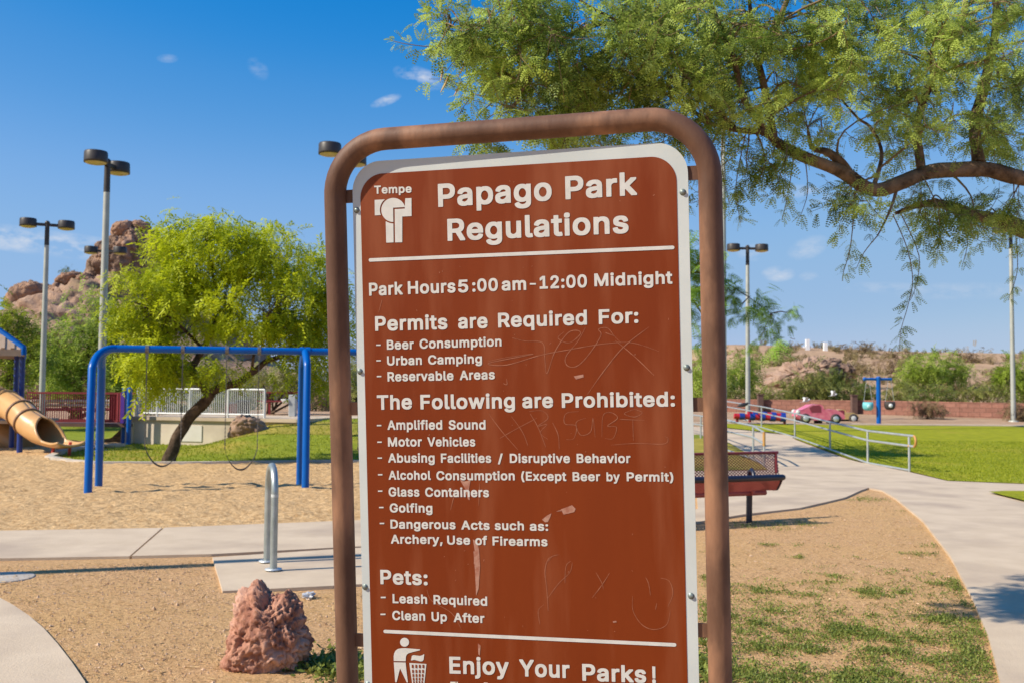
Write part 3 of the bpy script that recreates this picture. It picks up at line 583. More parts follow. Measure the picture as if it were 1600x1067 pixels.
# letter outlines of a plain bold grotesque alphabet: advance, then closed rings x, y, x, y ...; cap height 509 + 2 x 24
GLYPHS = json.loads('''{"!":[196,[[88,-28,61,-23,48,-15,38,-3,29,22,28,51,31,71,43,92,63,106,93,110,117,109,132,106,152,93,164,71,167,31,163,7,152,-11,135,-23,117,-27],[48,138,43,150,40,525,43,531,53,533,147,532,153,530,155,525,156,515,152,145,149,140,142,136,58,136]]],"(":[273,[[169,-120,159,-119,155,-115,125,-58,115,-31,108,-21,105,-7,101,-1,83,58,71,117,65,176,65,231,70,290,80,354,99,428,125,499,154,557,159,562,164,563,248,563,254,562,259,557,259,522,248,502,226,448,195,349,179,265,175,201,180,147,193,88,217,14,259,-80,260,-110,258,-115,248,-120]]],")":[273,[[28,-120,18,-118,15,-115,14,-80,34,-41,56,14,78,78,93,147,98,216,92,280,82,334,48,448,25,502,14,522,13,552,18,561,23,563,112,562,117,560,125,547,159,473,175,428,190,369,201,309,206,260,208,201,205,137,195,78,172,-1,148,-61,119,-115,107,-120]]],",":[188,[[29,-143,19,-141,16,-138,14,-108,46,89,49,93,59,95,148,95,158,92,161,84,160,55,149,20,106,-138,96,-143]]],"-":[453,[[105,164,95,166,90,174,90,253,92,263,95,266,105,268,347,268,359,263,361,253,361,174,357,167,352,164]]],"/":[249,[[5,-100,-5,-98,-8,-95,-9,-60,-5,-50,30,78,32,93,37,103,52,167,71,231,73,246,93,310,93,320,98,330,156,552,168,557,252,556,257,552,259,547,258,517,233,428,217,364,213,354,93,-95,84,-100]]],"0":[453,[[217,-31,172,-26,133,-12,97,14,83,28,66,53,46,98,37,127,30,162,24,226,25,305,33,364,47,414,65,453,93,491,120,512,158,531,202,539,251,539,296,531,333,512,355,495,370,480,395,441,411,399,423,344,429,285,427,201,421,147,407,98,387,53,361,19,331,-6,296,-22,266,-29],[212,78,227,74,253,83,271,97,289,117,303,147,312,177,320,241,319,280,314,320,306,354,298,374,284,399,266,417,247,430,227,435,207,430,192,422,174,404,160,384,144,344,137,305,133,265,137,201,144,167,154,137,165,117,177,101,192,87]]],"1":[453,[[67,-24,57,-22,52,-14,52,65,55,75,67,79,187,80,188,391,186,395,106,337,97,334,67,336,62,347,63,445,181,532,294,531,299,525,300,514,300,85,302,80,304,79,403,79,413,75,415,60,413,-19,408,-23,398,-24]]],"2":[453,[[55,-24,45,-22,40,-14,41,65,253,292,281,332,291,351,295,371,288,396,272,416,248,430,223,436,193,426,169,406,157,386,153,371,150,347,144,339,50,339,45,341,43,347,43,386,47,421,58,450,77,480,97,500,124,518,164,534,203,540,248,540,282,535,325,519,351,501,371,481,388,455,396,437,402,416,405,391,405,351,401,322,383,277,357,238,307,180,217,85,223,81,406,80,411,77,413,70,411,-19,406,-23,396,-24]]],"5":[453,[[209,-31,175,-28,140,-19,104,-1,79,19,56,48,43,78,37,107,37,147,41,152,51,154,140,153,145,147,154,117,170,98,194,81,224,75,244,80,259,87,285,112,294,127,301,147,304,162,301,177,292,201,278,221,255,241,229,251,214,252,189,247,170,239,145,223,140,222,86,225,51,230,46,232,43,241,43,265,73,527,79,532,86,533,382,532,389,527,390,507,390,438,387,431,382,429,180,428,175,428,173,423,165,349,204,357,259,357,296,349,333,333,362,310,382,286,391,270,408,231,414,191,415,142,409,103,397,67,371,28,338,-1,308,-17,283,-25,259,-29]]],":":[188,[[86,-28,71,-27,56,-22,43,-13,35,-3,27,22,26,51,29,71,39,91,61,107,86,111,125,108,147,96,161,76,165,51,163,12,152,-8,135,-22,115,-27],[71,248,56,253,46,260,34,273,30,283,26,298,26,323,28,343,31,354,45,372,56,379,71,384,110,386,135,379,146,372,155,363,163,343,165,298,157,273,144,259,125,250,105,247]]],"A":[480,[[7,-24,-3,-22,-6,-19,-7,16,-2,26,16,80,38,134,39,144,61,198,63,208,67,213,85,263,86,272,91,280,180,529,190,533,294,532,298,527,301,514,323,460,341,406,345,401,363,347,368,337,387,280,392,272,394,263,412,213,416,208,434,154,439,144,441,134,463,80,481,26,486,17,485,-19,476,-24,461,-24,382,-24,373,-19,369,-4,359,21,357,31,332,95,327,114,323,118,160,118,155,118,152,114,147,95,141,85,106,-21,96,-24],[190,223,284,223,287,228,264,286,239,363,215,287,202,258,201,248]]],"B":[456,[[51,-24,41,-22,38,-19,36,-9,36,514,39,529,51,533,263,533,318,525,347,513,375,495,397,470,411,445,419,416,422,356,417,322,404,292,382,268,402,252,417,234,431,208,437,189,442,159,442,114,437,85,426,55,410,31,382,6,352,-9,318,-19,268,-24],[149,85,155,81,244,81,273,84,293,90,308,99,323,116,330,134,326,154,317,169,304,184,288,195,273,202,244,207,150,205],[149,312,155,309,234,309,268,318,290,332,307,356,311,371,305,391,298,402,283,416,254,426,150,427]]],"C":[510,[[258,-31,204,-26,160,-12,130,3,105,21,75,53,47,98,28,147,18,201,17,285,24,344,41,397,56,427,73,453,105,487,145,514,189,531,239,539,298,539,337,533,383,517,416,497,441,476,466,444,486,404,496,364,496,330,485,324,392,325,386,330,376,359,365,379,347,399,322,416,293,428,268,432,243,429,224,422,199,408,168,379,150,352,137,320,129,280,128,241,136,191,149,157,169,128,199,100,234,83,263,77,283,79,303,84,322,93,342,106,367,133,377,152,385,177,392,183,490,183,496,177,497,147,487,107,471,73,446,38,416,12,392,-4,347,-21,308,-29]]],"D":[502,[[51,-24,41,-22,38,-19,36,-9,36,514,39,529,51,533,234,533,273,531,328,520,372,500,412,471,441,435,455,411,469,376,481,327,486,258,481,184,469,134,447,85,421,50,397,27,354,1,323,-11,288,-19,249,-23],[149,85,155,81,224,81,249,84,283,94,303,105,333,130,350,154,360,174,372,218,375,253,372,292,364,327,350,356,336,376,313,398,288,414,254,424,229,428,155,428,149,425]]],"E":[419,[[51,-24,41,-22,38,-19,36,-9,36,514,39,529,46,533,56,533,377,533,392,531,395,524,396,504,396,440,392,430,377,428,155,428,149,425,150,311,367,310,377,305,379,282,379,218,377,210,372,206,150,204,149,85,155,81,392,80,397,76,399,70,397,-19,392,-23,382,-24]]],"F":[410,[[51,-24,41,-22,38,-19,36,-9,36,514,39,529,51,533,387,532,392,524,393,504,393,440,392,435,387,429,155,428,149,425,150,302,362,301,368,297,370,287,369,203,364,198,357,197,150,195,149,-9,147,-19,135,-24]]],"G":[520,[[258,-31,204,-26,157,-11,115,13,91,33,74,53,47,98,28,147,18,201,17,285,24,344,39,394,56,428,72,453,105,488,145,514,189,532,239,539,298,539,337,533,377,519,416,496,443,473,466,443,480,418,490,394,498,359,496,330,485,325,392,326,386,330,374,359,358,384,337,404,318,417,293,427,263,432,243,429,214,417,189,401,160,369,140,330,133,305,127,265,128,231,136,191,149,157,169,128,199,100,224,87,253,79,273,77,308,84,337,100,352,113,372,137,386,172,382,175,273,175,263,177,259,186,259,270,263,278,273,280,495,279,500,275,502,265,501,172,495,127,486,98,466,60,449,38,431,21,397,-3,357,-19,313,-29]]],"H":[517,[[51,-24,41,-22,38,-19,36,-9,36,514,39,529,46,533,61,533,135,533,146,529,149,519,150,315,362,313,368,317,368,514,371,529,382,533,476,531,480,524,481,514,481,-4,479,-19,471,-24,456,-24,382,-24,370,-19,368,-9,367,207,155,208,150,207,149,203,149,-9,147,-19,135,-24]]],"L":[393,[[51,-24,41,-22,38,-19,36,-9,37,524,39,529,46,533,140,532,146,529,149,519,150,83,378,80,382,78,385,70,385,-14,382,-21,372,-24]]],"M":[628,[[51,-24,41,-22,38,-19,36,-9,36,514,39,529,46,533,61,533,160,533,173,529,200,455,206,445,208,435,221,406,223,396,237,366,239,355,313,168,318,171,329,203,335,213,455,529,461,532,471,533,579,533,589,529,592,504,592,-4,589,-20,579,-24,496,-24,486,-22,482,-19,480,-9,479,268,476,269,474,268,367,-6,364,-19,352,-24,278,-24,268,-23,264,-19,254,11,249,20,246,31,234,55,233,65,150,270,147,268,146,258,145,-17,140,-23,135,-24]]],"P":[445,[[51,-24,41,-22,38,-19,36,-9,36,514,39,529,51,533,259,533,293,529,318,524,350,509,380,490,402,465,417,439,428,406,433,371,431,312,424,277,412,245,393,218,371,198,342,181,318,171,288,165,259,162,150,161,149,-9,147,-19,135,-24],[149,268,244,267,266,272,288,285,301,297,310,312,319,342,316,371,303,396,278,417,249,426,150,427]]],"R":[449,[[51,-24,41,-22,38,-19,36,-9,36,514,39,529,51,533,263,532,318,524,342,515,362,505,387,486,401,470,421,432,432,386,433,332,425,282,407,243,387,219,357,198,354,193,451,17,450,-19,446,-23,436,-24,342,-24,333,-21,229,174,150,174,149,-9,147,-19,135,-24],[149,282,155,279,244,280,268,285,293,298,308,312,313,321,320,347,320,361,316,376,306,396,283,415,259,425,229,428,150,427]]],"S":[447,[[212,-33,172,-30,133,-22,98,-8,62,17,42,41,24,76,16,110,15,155,19,159,29,161,123,159,127,155,130,135,136,120,153,100,167,89,187,80,222,73,246,76,266,82,291,96,306,109,316,124,320,135,319,145,314,155,305,165,276,183,138,226,98,244,65,268,48,288,34,319,29,347,29,397,36,431,49,461,73,491,100,510,143,529,177,537,217,540,266,538,301,532,335,520,370,498,390,480,410,451,420,421,425,387,425,367,422,357,409,354,320,355,314,362,311,379,306,391,288,412,271,423,256,429,227,435,192,428,167,416,146,392,140,377,143,367,160,347,182,333,223,318,330,286,357,273,386,254,413,224,426,194,432,160,431,115,425,81,414,55,395,26,370,5,340,-12,306,-24,266,-31]]],"T":[449,[[181,-24,171,-20,169,-9,169,425,166,428,13,430,8,440,8,519,11,529,23,533,433,532,438,529,441,519,441,440,437,430,423,428,285,428,281,425,281,-14,279,-19,270,-24]]],"U":[517,[[249,-32,214,-30,175,-22,146,-12,125,-1,101,16,76,42,57,72,46,96,40,121,36,166,37,526,41,531,61,533,135,533,143,531,147,526,148,185,151,161,165,129,189,101,209,88,224,82,259,76,293,82,323,97,342,115,352,128,366,161,369,185,370,526,374,531,382,533,476,531,480,526,481,516,481,166,477,121,466,82,456,62,431,30,405,8,382,-7,357,-18,318,-28,283,-32]]],"V":[480,[[195,-24,185,-22,182,-19,178,-4,158,45,155,58,134,110,131,124,116,165,110,174,109,184,87,238,85,248,63,302,62,312,40,366,22,419,17,427,-2,485,-6,490,-8,519,-5,529,2,533,17,533,96,533,105,529,210,232,215,223,239,148,246,159,267,223,272,233,374,529,387,533,481,532,486,524,486,493,481,484,462,425,442,376,440,366,418,312,417,302,395,248,394,238,372,184,370,174,349,119,347,110,343,104,324,45,303,-5,300,-19,289,-24]]],"Y":[472,[[195,-24,185,-23,179,-14,179,193,-6,490,-8,519,-5,529,7,533,101,533,111,531,234,328,239,331,360,529,373,533,471,532,476,529,478,524,477,490,292,193,292,-9,290,-19,279,-24]]],"a":[389,[[150,-33,110,-29,75,-17,46,2,31,18,17,41,8,76,6,125,12,160,21,180,36,199,71,221,95,231,130,239,233,252,248,259,250,263,248,270,241,283,229,296,209,304,194,306,174,302,150,289,135,275,120,252,110,250,85,250,21,269,17,278,18,308,31,335,48,357,71,377,100,393,140,404,174,408,224,407,263,400,293,389,324,367,336,352,348,333,356,308,361,259,360,-18,357,-22,347,-24,268,-24,258,-22,253,-13,224,-25,204,-30],[162,71,174,70,194,74,222,91,233,102,243,116,250,135,252,150,248,153,174,142,150,136,130,124,122,115,117,105,121,96,136,81]]],"b":[424,[[212,-32,173,-26,153,-18,138,-9,133,-20,123,-24,39,-24,34,-22,30,-17,29,516,30,526,34,531,118,533,133,531,138,521,138,393,143,390,158,398,182,405,222,408,266,406,291,401,311,394,340,377,366,353,386,324,402,284,413,230,412,146,402,92,393,67,380,43,350,8,312,-17,291,-25,266,-30],[217,72,232,73,252,82,264,92,281,110,297,146,304,185,299,225,293,245,281,267,271,279,254,294,237,302,222,305,207,303,186,294,160,269,144,235,137,190,142,151,150,126,159,111,173,95,187,83,202,75]]],"c":[396,[[198,-32,154,-28,119,-17,99,-7,79,8,55,34,33,67,23,92,16,116,10,161,12,230,20,274,33,309,55,343,79,368,109,388,144,401,183,408,242,407,272,401,297,393,326,377,346,360,364,339,380,309,386,289,385,260,381,255,316,238,287,239,282,242,272,264,262,278,242,295,228,301,208,305,193,303,178,297,166,289,144,266,127,230,120,185,123,161,132,131,144,110,166,87,178,79,203,71,228,76,252,89,272,111,282,136,292,141,316,141,381,125,387,116,386,87,377,62,361,34,342,13,316,-7,287,-21,262,-28,233,-31]]],"d":[424,[[183,-32,158,-30,134,-25,94,-7,74,8,60,23,45,43,32,67,16,116,10,181,13,245,19,274,27,299,45,334,68,363,93,383,124,398,149,404,173,408,223,407,257,401,287,388,288,526,292,531,302,533,391,531,395,526,396,516,395,-17,391,-22,386,-24,302,-24,292,-20,287,-9,267,-20,242,-28,213,-32],[200,72,218,74,233,80,247,90,259,102,272,121,278,136,285,161,288,185,286,210,281,235,276,250,264,269,247,287,233,297,218,303,203,305,188,302,171,294,144,268,129,240,123,215,120,190,122,171,127,146,143,111,155,97,172,82]]],"e":[404,[[203,-32,158,-28,119,-17,99,-7,79,8,55,33,40,55,29,77,16,116,10,161,11,215,19,269,33,309,51,339,75,365,108,388,139,400,178,407,233,407,267,402,307,386,341,361,363,334,380,299,391,255,395,215,395,156,391,147,381,145,129,144,126,141,133,121,149,102,173,81,198,72,213,70,223,72,249,82,271,102,286,126,292,129,316,129,336,125,381,114,386,112,388,106,389,77,379,52,360,23,338,3,302,-18,282,-25,242,-31],[130,250,134,245,139,245,272,245,276,250,262,274,242,293,223,302,203,305,183,301,163,290,144,271]]],"f":[254,[[71,-24,61,-22,57,-9,57,302,-8,303,-15,307,-18,317,-17,396,-14,401,-8,403,56,405,58,460,64,485,70,500,81,514,111,538,135,548,170,554,219,553,254,546,266,539,267,509,249,449,244,445,234,444,214,444,195,449,190,448,175,439,167,421,166,406,170,403,239,403,249,400,252,391,252,322,250,307,244,304,170,303,166,297,165,-17,160,-23,155,-24]]],"g":[425,[[188,-175,154,-172,124,-165,94,-153,66,-135,43,-111,28,-86,28,-51,33,-46,84,-18,114,-17,123,-22,149,-51,168,-64,183,-69,203,-73,228,-70,252,-61,274,-41,284,-22,287,0,257,-12,233,-17,193,-19,158,-17,134,-12,104,-1,75,18,60,32,45,50,28,82,19,107,13,136,10,166,10,215,16,260,24,289,45,334,65,359,93,383,124,398,149,404,173,408,223,407,257,401,287,386,291,398,297,402,391,401,394,398,396,388,396,-17,394,-46,387,-81,377,-101,359,-125,336,-144,317,-155,267,-171,228,-175],[188,87,203,84,223,86,237,92,252,103,265,117,276,136,283,156,287,181,287,205,281,235,265,270,242,292,228,300,208,305,195,304,178,299,164,289,149,274,130,240,121,200,123,166,139,126,159,102,173,92]]],"h":[410,[[44,-24,34,-22,31,-19,29,-9,30,524,32,529,39,533,128,533,135,529,138,519,138,391,143,390,182,405,207,408,256,407,286,402,314,391,336,376,353,356,367,332,376,302,381,263,381,-14,379,-19,370,-24,286,-24,276,-22,274,-19,272,-4,272,228,270,248,263,268,247,289,232,299,212,304,187,299,168,287,150,268,141,243,138,223,138,-9,136,-19,133,-22,123,-24]]],"i":[167,[[42,-24,32,-21,29,-9,30,396,34,401,42,403,131,402,137,396,138,386,138,-14,136,-20,126,-24],[62,420,47,424,37,430,27,440,21,450,18,465,17,495,23,519,37,536,57,546,101,548,126,540,142,524,149,504,149,465,144,445,131,431,116,423,96,419]]],"j":[167,[[-19,-167,-29,-165,-34,-157,-34,-78,-32,-68,-24,-63,1,-62,11,-58,24,-43,29,-29,30,396,34,401,40,403,129,402,137,396,138,386,138,-38,136,-68,132,-88,125,-108,116,-122,103,-137,85,-151,70,-158,45,-164],[60,420,45,425,35,431,26,440,21,451,18,465,17,495,23,519,34,534,55,546,95,548,119,543,138,529,148,510,149,465,144,446,129,430,114,422,95,419]]],"k":[381,[[44,-24,34,-22,31,-19,29,-9,30,524,32,529,39,533,128,533,135,529,138,519,138,277,143,277,266,402,370,403,380,401,383,396,384,366,380,357,240,213,393,21,396,11,396,-14,394,-19,385,-24,276,-23,153,133,148,132,140,124,138,119,138,-9,136,-19,133,-22,123,-24]]],"l":[189,[[128,-26,103,-24,84,-20,59,-6,43,14,31,48,29,78,29,517,30,527,39,533,128,533,133,531,138,522,139,93,141,83,148,77,182,78,192,73,204,19,205,-6,202,-17,192,-22,168,-25]]],"m":[610,[[44,-24,34,-22,31,-19,29,-9,29,386,30,396,33,401,44,403,123,403,133,399,138,390,158,400,182,408,202,410,242,409,266,405,291,395,321,369,350,391,385,405,419,410,459,409,484,406,508,398,538,379,554,361,563,347,573,322,581,277,581,-9,577,-21,568,-24,489,-24,479,-23,474,-19,471,258,465,277,452,292,434,302,419,305,400,301,380,288,368,272,360,250,359,-9,357,-19,350,-23,331,-24,261,-24,252,-19,250,258,243,277,232,290,217,300,197,305,182,301,162,287,148,270,140,248,138,233,138,-9,136,-19,133,-22,123,-24]]],"n":[410,[[44,-24,34,-22,31,-19,29,-9,30,396,33,401,39,403,123,403,133,399,138,386,153,395,182,405,207,408,247,408,290,401,321,387,340,371,359,347,371,322,379,287,381,243,381,-4,379,-19,370,-24,355,-24,286,-24,276,-22,274,-19,272,-4,272,228,270,248,263,268,247,289,232,299,212,304,187,299,168,287,150,268,141,243,138,223,138,-9,136,-19,133,-22,123,-24]]],"o":[415,[[198,-32,154,-28,119,-17,99,-7,79,8,55,34,33,67,23,92,16,116,10,161,12,230,20,274,33,309,55,343,79,368,109,388,144,401,183,408,233,407,272,401,297,393,316,383,348,358,371,329,392,284,402,245,405,195,403,146,399,116,386,77,361,34,341,12,316,-7,283,-22,247,-30],[198,72,213,71,237,79,252,89,267,104,276,116,285,136,292,161,295,185,288,230,273,264,260,279,242,294,223,303,208,306,193,303,173,295,144,266,127,230,120,190,127,146,142,111,168,85,178,79]]],"p":[424,[[44,-167,34,-165,31,-162,29,-152,30,396,34,401,39,403,123,403,133,399,138,386,153,396,173,403,202,407,237,408,266,406,291,401,321,389,350,369,375,342,392,312,406,273,413,228,414,164,406,105,392,65,375,36,350,8,321,-13,291,-25,252,-32,202,-31,168,-24,143,-12,138,-14,138,-152,136,-162,133,-165,123,-167],[202,75,222,72,237,75,256,85,271,99,281,110,291,129,299,154,303,179,303,199,299,223,292,248,281,268,256,293,242,300,222,305,204,302,187,295,163,273,151,253,144,233,137,194,140,159,153,121,163,105,177,90]]],"q":[424,[[302,-167,292,-165,287,-157,287,-9,257,-24,223,-31,158,-30,124,-22,89,-4,65,17,38,55,23,90,13,134,10,194,14,248,23,287,38,322,67,361,94,384,134,401,173,408,233,406,257,401,287,386,292,399,302,403,386,403,391,401,395,396,396,-157,394,-162,386,-167],[187,75,203,72,223,75,237,83,252,95,265,110,275,129,283,154,287,179,285,218,278,243,269,263,257,277,242,291,223,302,208,305,193,304,173,296,147,273,135,253,129,238,121,199,121,179,125,154,141,115,149,103,168,85]]],"r":[259,[[44,-24,34,-22,31,-19,29,-9,30,396,33,401,39,403,123,403,131,401,138,392,158,401,182,408,227,409,261,406,267,396,267,312,264,302,252,298,207,301,182,295,158,277,148,265,142,253,138,233,138,-9,136,-19,133,-22,123,-24]]],"s":[365,[[165,-32,131,-29,96,-20,72,-8,50,8,32,29,20,52,12,82,13,111,17,116,81,131,111,130,116,126,126,100,141,84,160,74,180,69,205,74,220,81,238,97,241,102,240,106,230,118,215,126,185,136,106,155,77,168,57,182,44,195,35,210,27,230,23,264,24,304,31,329,45,353,67,375,87,388,116,400,146,406,190,408,230,406,254,401,279,392,299,380,318,361,331,343,345,314,348,304,348,284,345,269,284,254,249,255,236,279,223,294,208,304,190,308,170,305,151,295,139,284,136,274,146,263,165,253,271,225,304,210,323,195,340,176,351,151,355,126,354,77,349,57,334,27,318,10,294,-8,269,-20,239,-28,205,-32]]],"t":[227,[[155,-28,121,-24,90,-13,70,2,52,27,45,46,42,71,41,298,37,303,-8,303,-16,308,-18,313,-17,397,-13,401,-8,403,37,403,41,407,41,486,43,491,51,495,135,495,145,493,150,481,150,406,155,403,219,402,224,400,228,392,228,318,224,306,214,303,150,303,150,106,154,86,165,76,214,78,224,73,237,17,236,-13,234,-18,229,-21,214,-25]]],"u":[410,[[173,-29,128,-24,112,-19,89,-7,63,16,47,40,39,60,32,90,29,119,30,396,34,401,54,403,128,403,134,401,137,396,139,134,147,109,164,90,177,80,202,75,227,82,247,96,263,119,270,139,272,159,273,396,276,401,286,403,375,402,380,396,381,386,381,-4,379,-19,370,-24,286,-24,276,-20,271,-8,250,-19,227,-26]]],"v":[389,[[151,-24,141,-19,137,-4,122,31,120,40,105,75,91,114,85,124,84,134,67,172,36,258,31,268,29,277,13,313,-2,356,-6,361,-6,396,-2,401,8,403,92,403,103,401,107,396,122,350,127,342,128,332,138,312,152,268,157,258,182,184,196,156,285,400,299,403,378,403,390,401,395,391,394,361,388,352,375,312,360,277,358,268,343,233,339,218,334,210,322,174,305,134,304,124,299,119,285,75,269,40,267,31,250,-9,248,-19,245,-22,235,-24]]],"w":[567,[[128,-24,116,-19,62,164,57,174,48,208,43,218,33,258,28,268,27,277,14,315,4,354,0,361,-1,391,3,401,14,403,93,403,108,400,128,333,129,322,134,312,135,302,139,292,152,238,167,190,172,188,231,400,246,403,335,401,339,396,340,386,345,376,393,198,399,187,459,399,463,402,473,403,552,403,564,401,569,391,568,361,563,351,554,317,540,277,539,268,534,258,524,218,511,184,510,174,498,139,495,124,468,43,467,31,449,-22,439,-24,360,-24,350,-23,346,-19,338,16,333,26,331,40,320,70,319,80,314,90,312,105,286,192,281,189,266,144,265,134,247,80,247,70,242,60,221,-19,212,-24]]],"x":[379,[[12,-24,2,-22,-1,-19,-2,16,120,193,6,361,5,386,7,398,12,402,22,403,111,403,119,401,190,292,264,402,358,403,373,400,376,391,375,361,260,193,379,21,382,11,380,-19,378,-22,368,-24,269,-23,244,12,190,97,111,-21,101,-24]]],"y":[389,[[77,-169,33,-163,26,-159,23,-154,23,-124,38,-70,40,-65,48,-62,92,-65,102,-59,119,-40,134,-1,134,4,122,29,120,39,103,78,101,88,86,123,82,137,67,172,65,182,-7,364,-7,389,-4,399,3,403,18,403,92,403,105,399,142,295,147,285,152,266,158,256,172,211,177,202,182,182,196,157,283,399,295,403,388,402,394,394,393,360,388,352,374,309,334,210,331,197,314,157,310,142,291,98,290,88,285,81,269,34,265,29,248,-21,229,-65,227,-75,213,-105,191,-135,176,-147,156,-159,122,-168]]]}''')
# ------------------------------------------------------------------ the park sign
SR = Matrix(((0.97302, 0.22852, -0.03187), (-0.23003, 0.97155, -0.05642), (0.01807, 0.06223, 0.9979)))   # axes: across, into, up
SO = Vector((-0.437, 2.8151, 1.857))                       # panel origin: left edge, height of the first white rule
SW, SB = 0.914, 1.862                                      # panel width; drop from the origin to the ground
root = thing("park_sign", "large brown park regulations sign with white lettering in a rusty brown pipe frame", "sign")
root.matrix_world = Matrix.Translation(SO + SR @ Vector((SW / 2, 0, -SB))) @ SR.to_4x4()

def suv(px, py):                          # photo pixel -> panel coordinates
    d = ray(px, py); nn = SR.col[1]
    q = EYEP + d * ((SO - EYEP).dot(nn) / d.dot(nn)) - SO
    return q.dot(SR.col[0]), q.dot(SR.col[2])
def sl(u, v, y=0.0): return Vector((u - SW / 2, y, v + SB))
def rrect(u0, v0, u1, v1, r, n=10):
    out = []
    for cx, cy, a0 in ((u1 - r, v0 + r, -90), (u1 - r, v1 - r, 0), (u0 + r, v1 - r, 90), (u0 + r, v0 + r, 180)):
        for k in range(n + 1):
            a = math.radians(a0 + 90 * k / n); out.append((cx + r * math.cos(a), cy + r * math.sin(a)))
    return out
VB, VT = -1.262, 0.270
PIPE = M("rusty_brown_pipe", (.10, .046, .026), (.19, .098, .058), 9, .6, bump=.0012, bscale=60, c3=(.31, .155, .085), s3=9, spec=.35, stretch=(1, 1, .35))
WHITE = M("sign_white", (.49, .52, .50), (.56, .59, .565), 3, .5, spec=.3)
WHITE2 = M("lettering_white", (.55, .535, .49), (.62, .60, .555), 30, .55, spec=.2)
BROWN = M("sign_brown", (.168, .026, .003), (.20, .034, .0045), 3.5, .5, spec=.2, c3=(.24, .062, .022), s3=9, stretch=(1, 1, .14), bump=.0004, bscale=5)
SCR = M("scratch", (.28, .085, .035), (.36, .13, .065), 40, .7)
SMEAR = M("smear", (.30, .10, .055), (.43, .23, .16), 60, .7)
# frame
pts = []
ul, ur, vt, rc = -0.051, 0.969, 0.327, 0.155
pts += [(ul - .004, -SB - .25), (ul - .004, -1.2), (ul, vt - rc)]
for k in range(1, 13): a = math.pi - math.pi / 2 * k / 12; pts.append((ul + rc + rc * math.cos(a), vt - rc + rc * math.sin(a)))
for k in range(0, 13): a = math.pi / 2 - math.pi / 2 * k / 12; pts.append((ur - rc + rc * math.cos(a), vt + .004 - rc + rc * math.sin(a)))
pts += [(ur - .002, -1.2), (ur - .002, -SB - .25)]
def fy(u, v): return .010 - .023 * smooth((v - .02) / .28) * (1.0 - .55 * u)      # the pipe leans a little forward of the panel at the top
mb = MB(); mb.tube([sl(u, v, fy(u, v)) for u, v in pts], .0302, 28)
frame = mb.build("frame", PIPE, root, (0, 0, 0))
mb = MB(); xf = lambda x, y, z: sl(x, y, z)
mb.prism(rrect(0, VB, SW, VT, .082, 14), -.0015, .0025, lambda x, y, z: sl(x, y, -z))
panel = mb.build("panel", WHITE, root, (0, 0, 0))
mb = MB(); mb.prism(rrect(.023, VB + .03, SW - .029, VT - .035, .066, 14), .0, .0035, lambda x, y, z: sl(x, y, -z))
mb.build("brown_field", BROWN, panel, (0, 0, 0))
ZINC = M("dull_zinc", (.16, .19, .18), (.26, .30, .28), 60, .45, metal=.5)
# brackets between pipe and panel, at the back
for px, py in ((545, 307), (1085, 270), (549, 638), (1091, 632), (556, 1000), (1097, 985)):
    u, v = suv(px, py); s = -1 if u < .4 else 1
    a = 0 if s < 0 else SW
    mb = MB(); mb.box(sl(a + s * .012, v, .007), (.062, .006, .036)); mb.tube([sl(a + s * .04, v, .002), sl(a + s * .04, v, .012)], .008, 8)
    mb.build("bracket", PIPE, root, (0, 0, 0))
for px, py in ((558, 329), (563, 580), (571, 916), (575, 1068), (1067, 301), (1073, 574), (1080, 930)):
    u, v = suv(px, py)
    mb = MB(); mb.lathe(sl(u, v, -.002), [(.0085, 0), (.0085, .0012), (.0062, .0012), (.0062, .0045), (.005, .0058), (0, .006)], 14, axis=(0, -1, 0))
    mb.build("bolt", ZINC, root, (0, 0, 0))

def word(mb, text, ua, ub, va, vb, cap, off=26, y=-.0045):
    """one word, its ink running from (ua, va) to (ub, vb) along the baseline"""
    B = 24; x = 0; vs, fs = [], []
    for ch in text:
        if ch == ' ': x += 180; continue
        adv, rings = GLYPHS[ch]
        R = [[Vector((r[i] + x, r[i + 1], 0)) for i in range(0, len(r), 2)] for r in rings]
        def area(r): return sum(a.x * b.y - b.x * a.y for a, b in zip(r, r[1:] + r[:1]))
        outer = [r for r in R if area(r) * area(max(R, key=lambda q: abs(area(q)))) > 0]; holes = [r for r in R if r not in outer]
        for o_ in outer:
            bx = (min(p.x for p in o_), max(p.x for p in o_), min(p.y for p in o_), max(p.y for p in o_))
            hs = [h for h in holes if bx[0] <= h[0].x <= bx[1] and bx[2] <= h[0].y <= bx[3]]
            allv = list(o_) + [p for h in hs for p in h]; k = len(vs)
            for t in geometry.tessellate_polygon([o_] + hs):
                a, b, c = (allv[i] for i in t)
                fs.append([k + i for i in (t if (b - a).cross(c - a).z > 0 else (t[0], t[2], t[1]))])
            vs += allv
        x += adv + B * 1.3
    x0, x1 = min(v.x for v in vs), max(v.x for v in vs)
    out = []
    for v in vs:
        t = (v.x - x0) / (x1 - x0)
        out.append(sl(ua + t * (ub - ua), va + t * (vb - va) + (v.y + B) * cap / (509 + 2 * B), y))
    mb.add(out, fs)

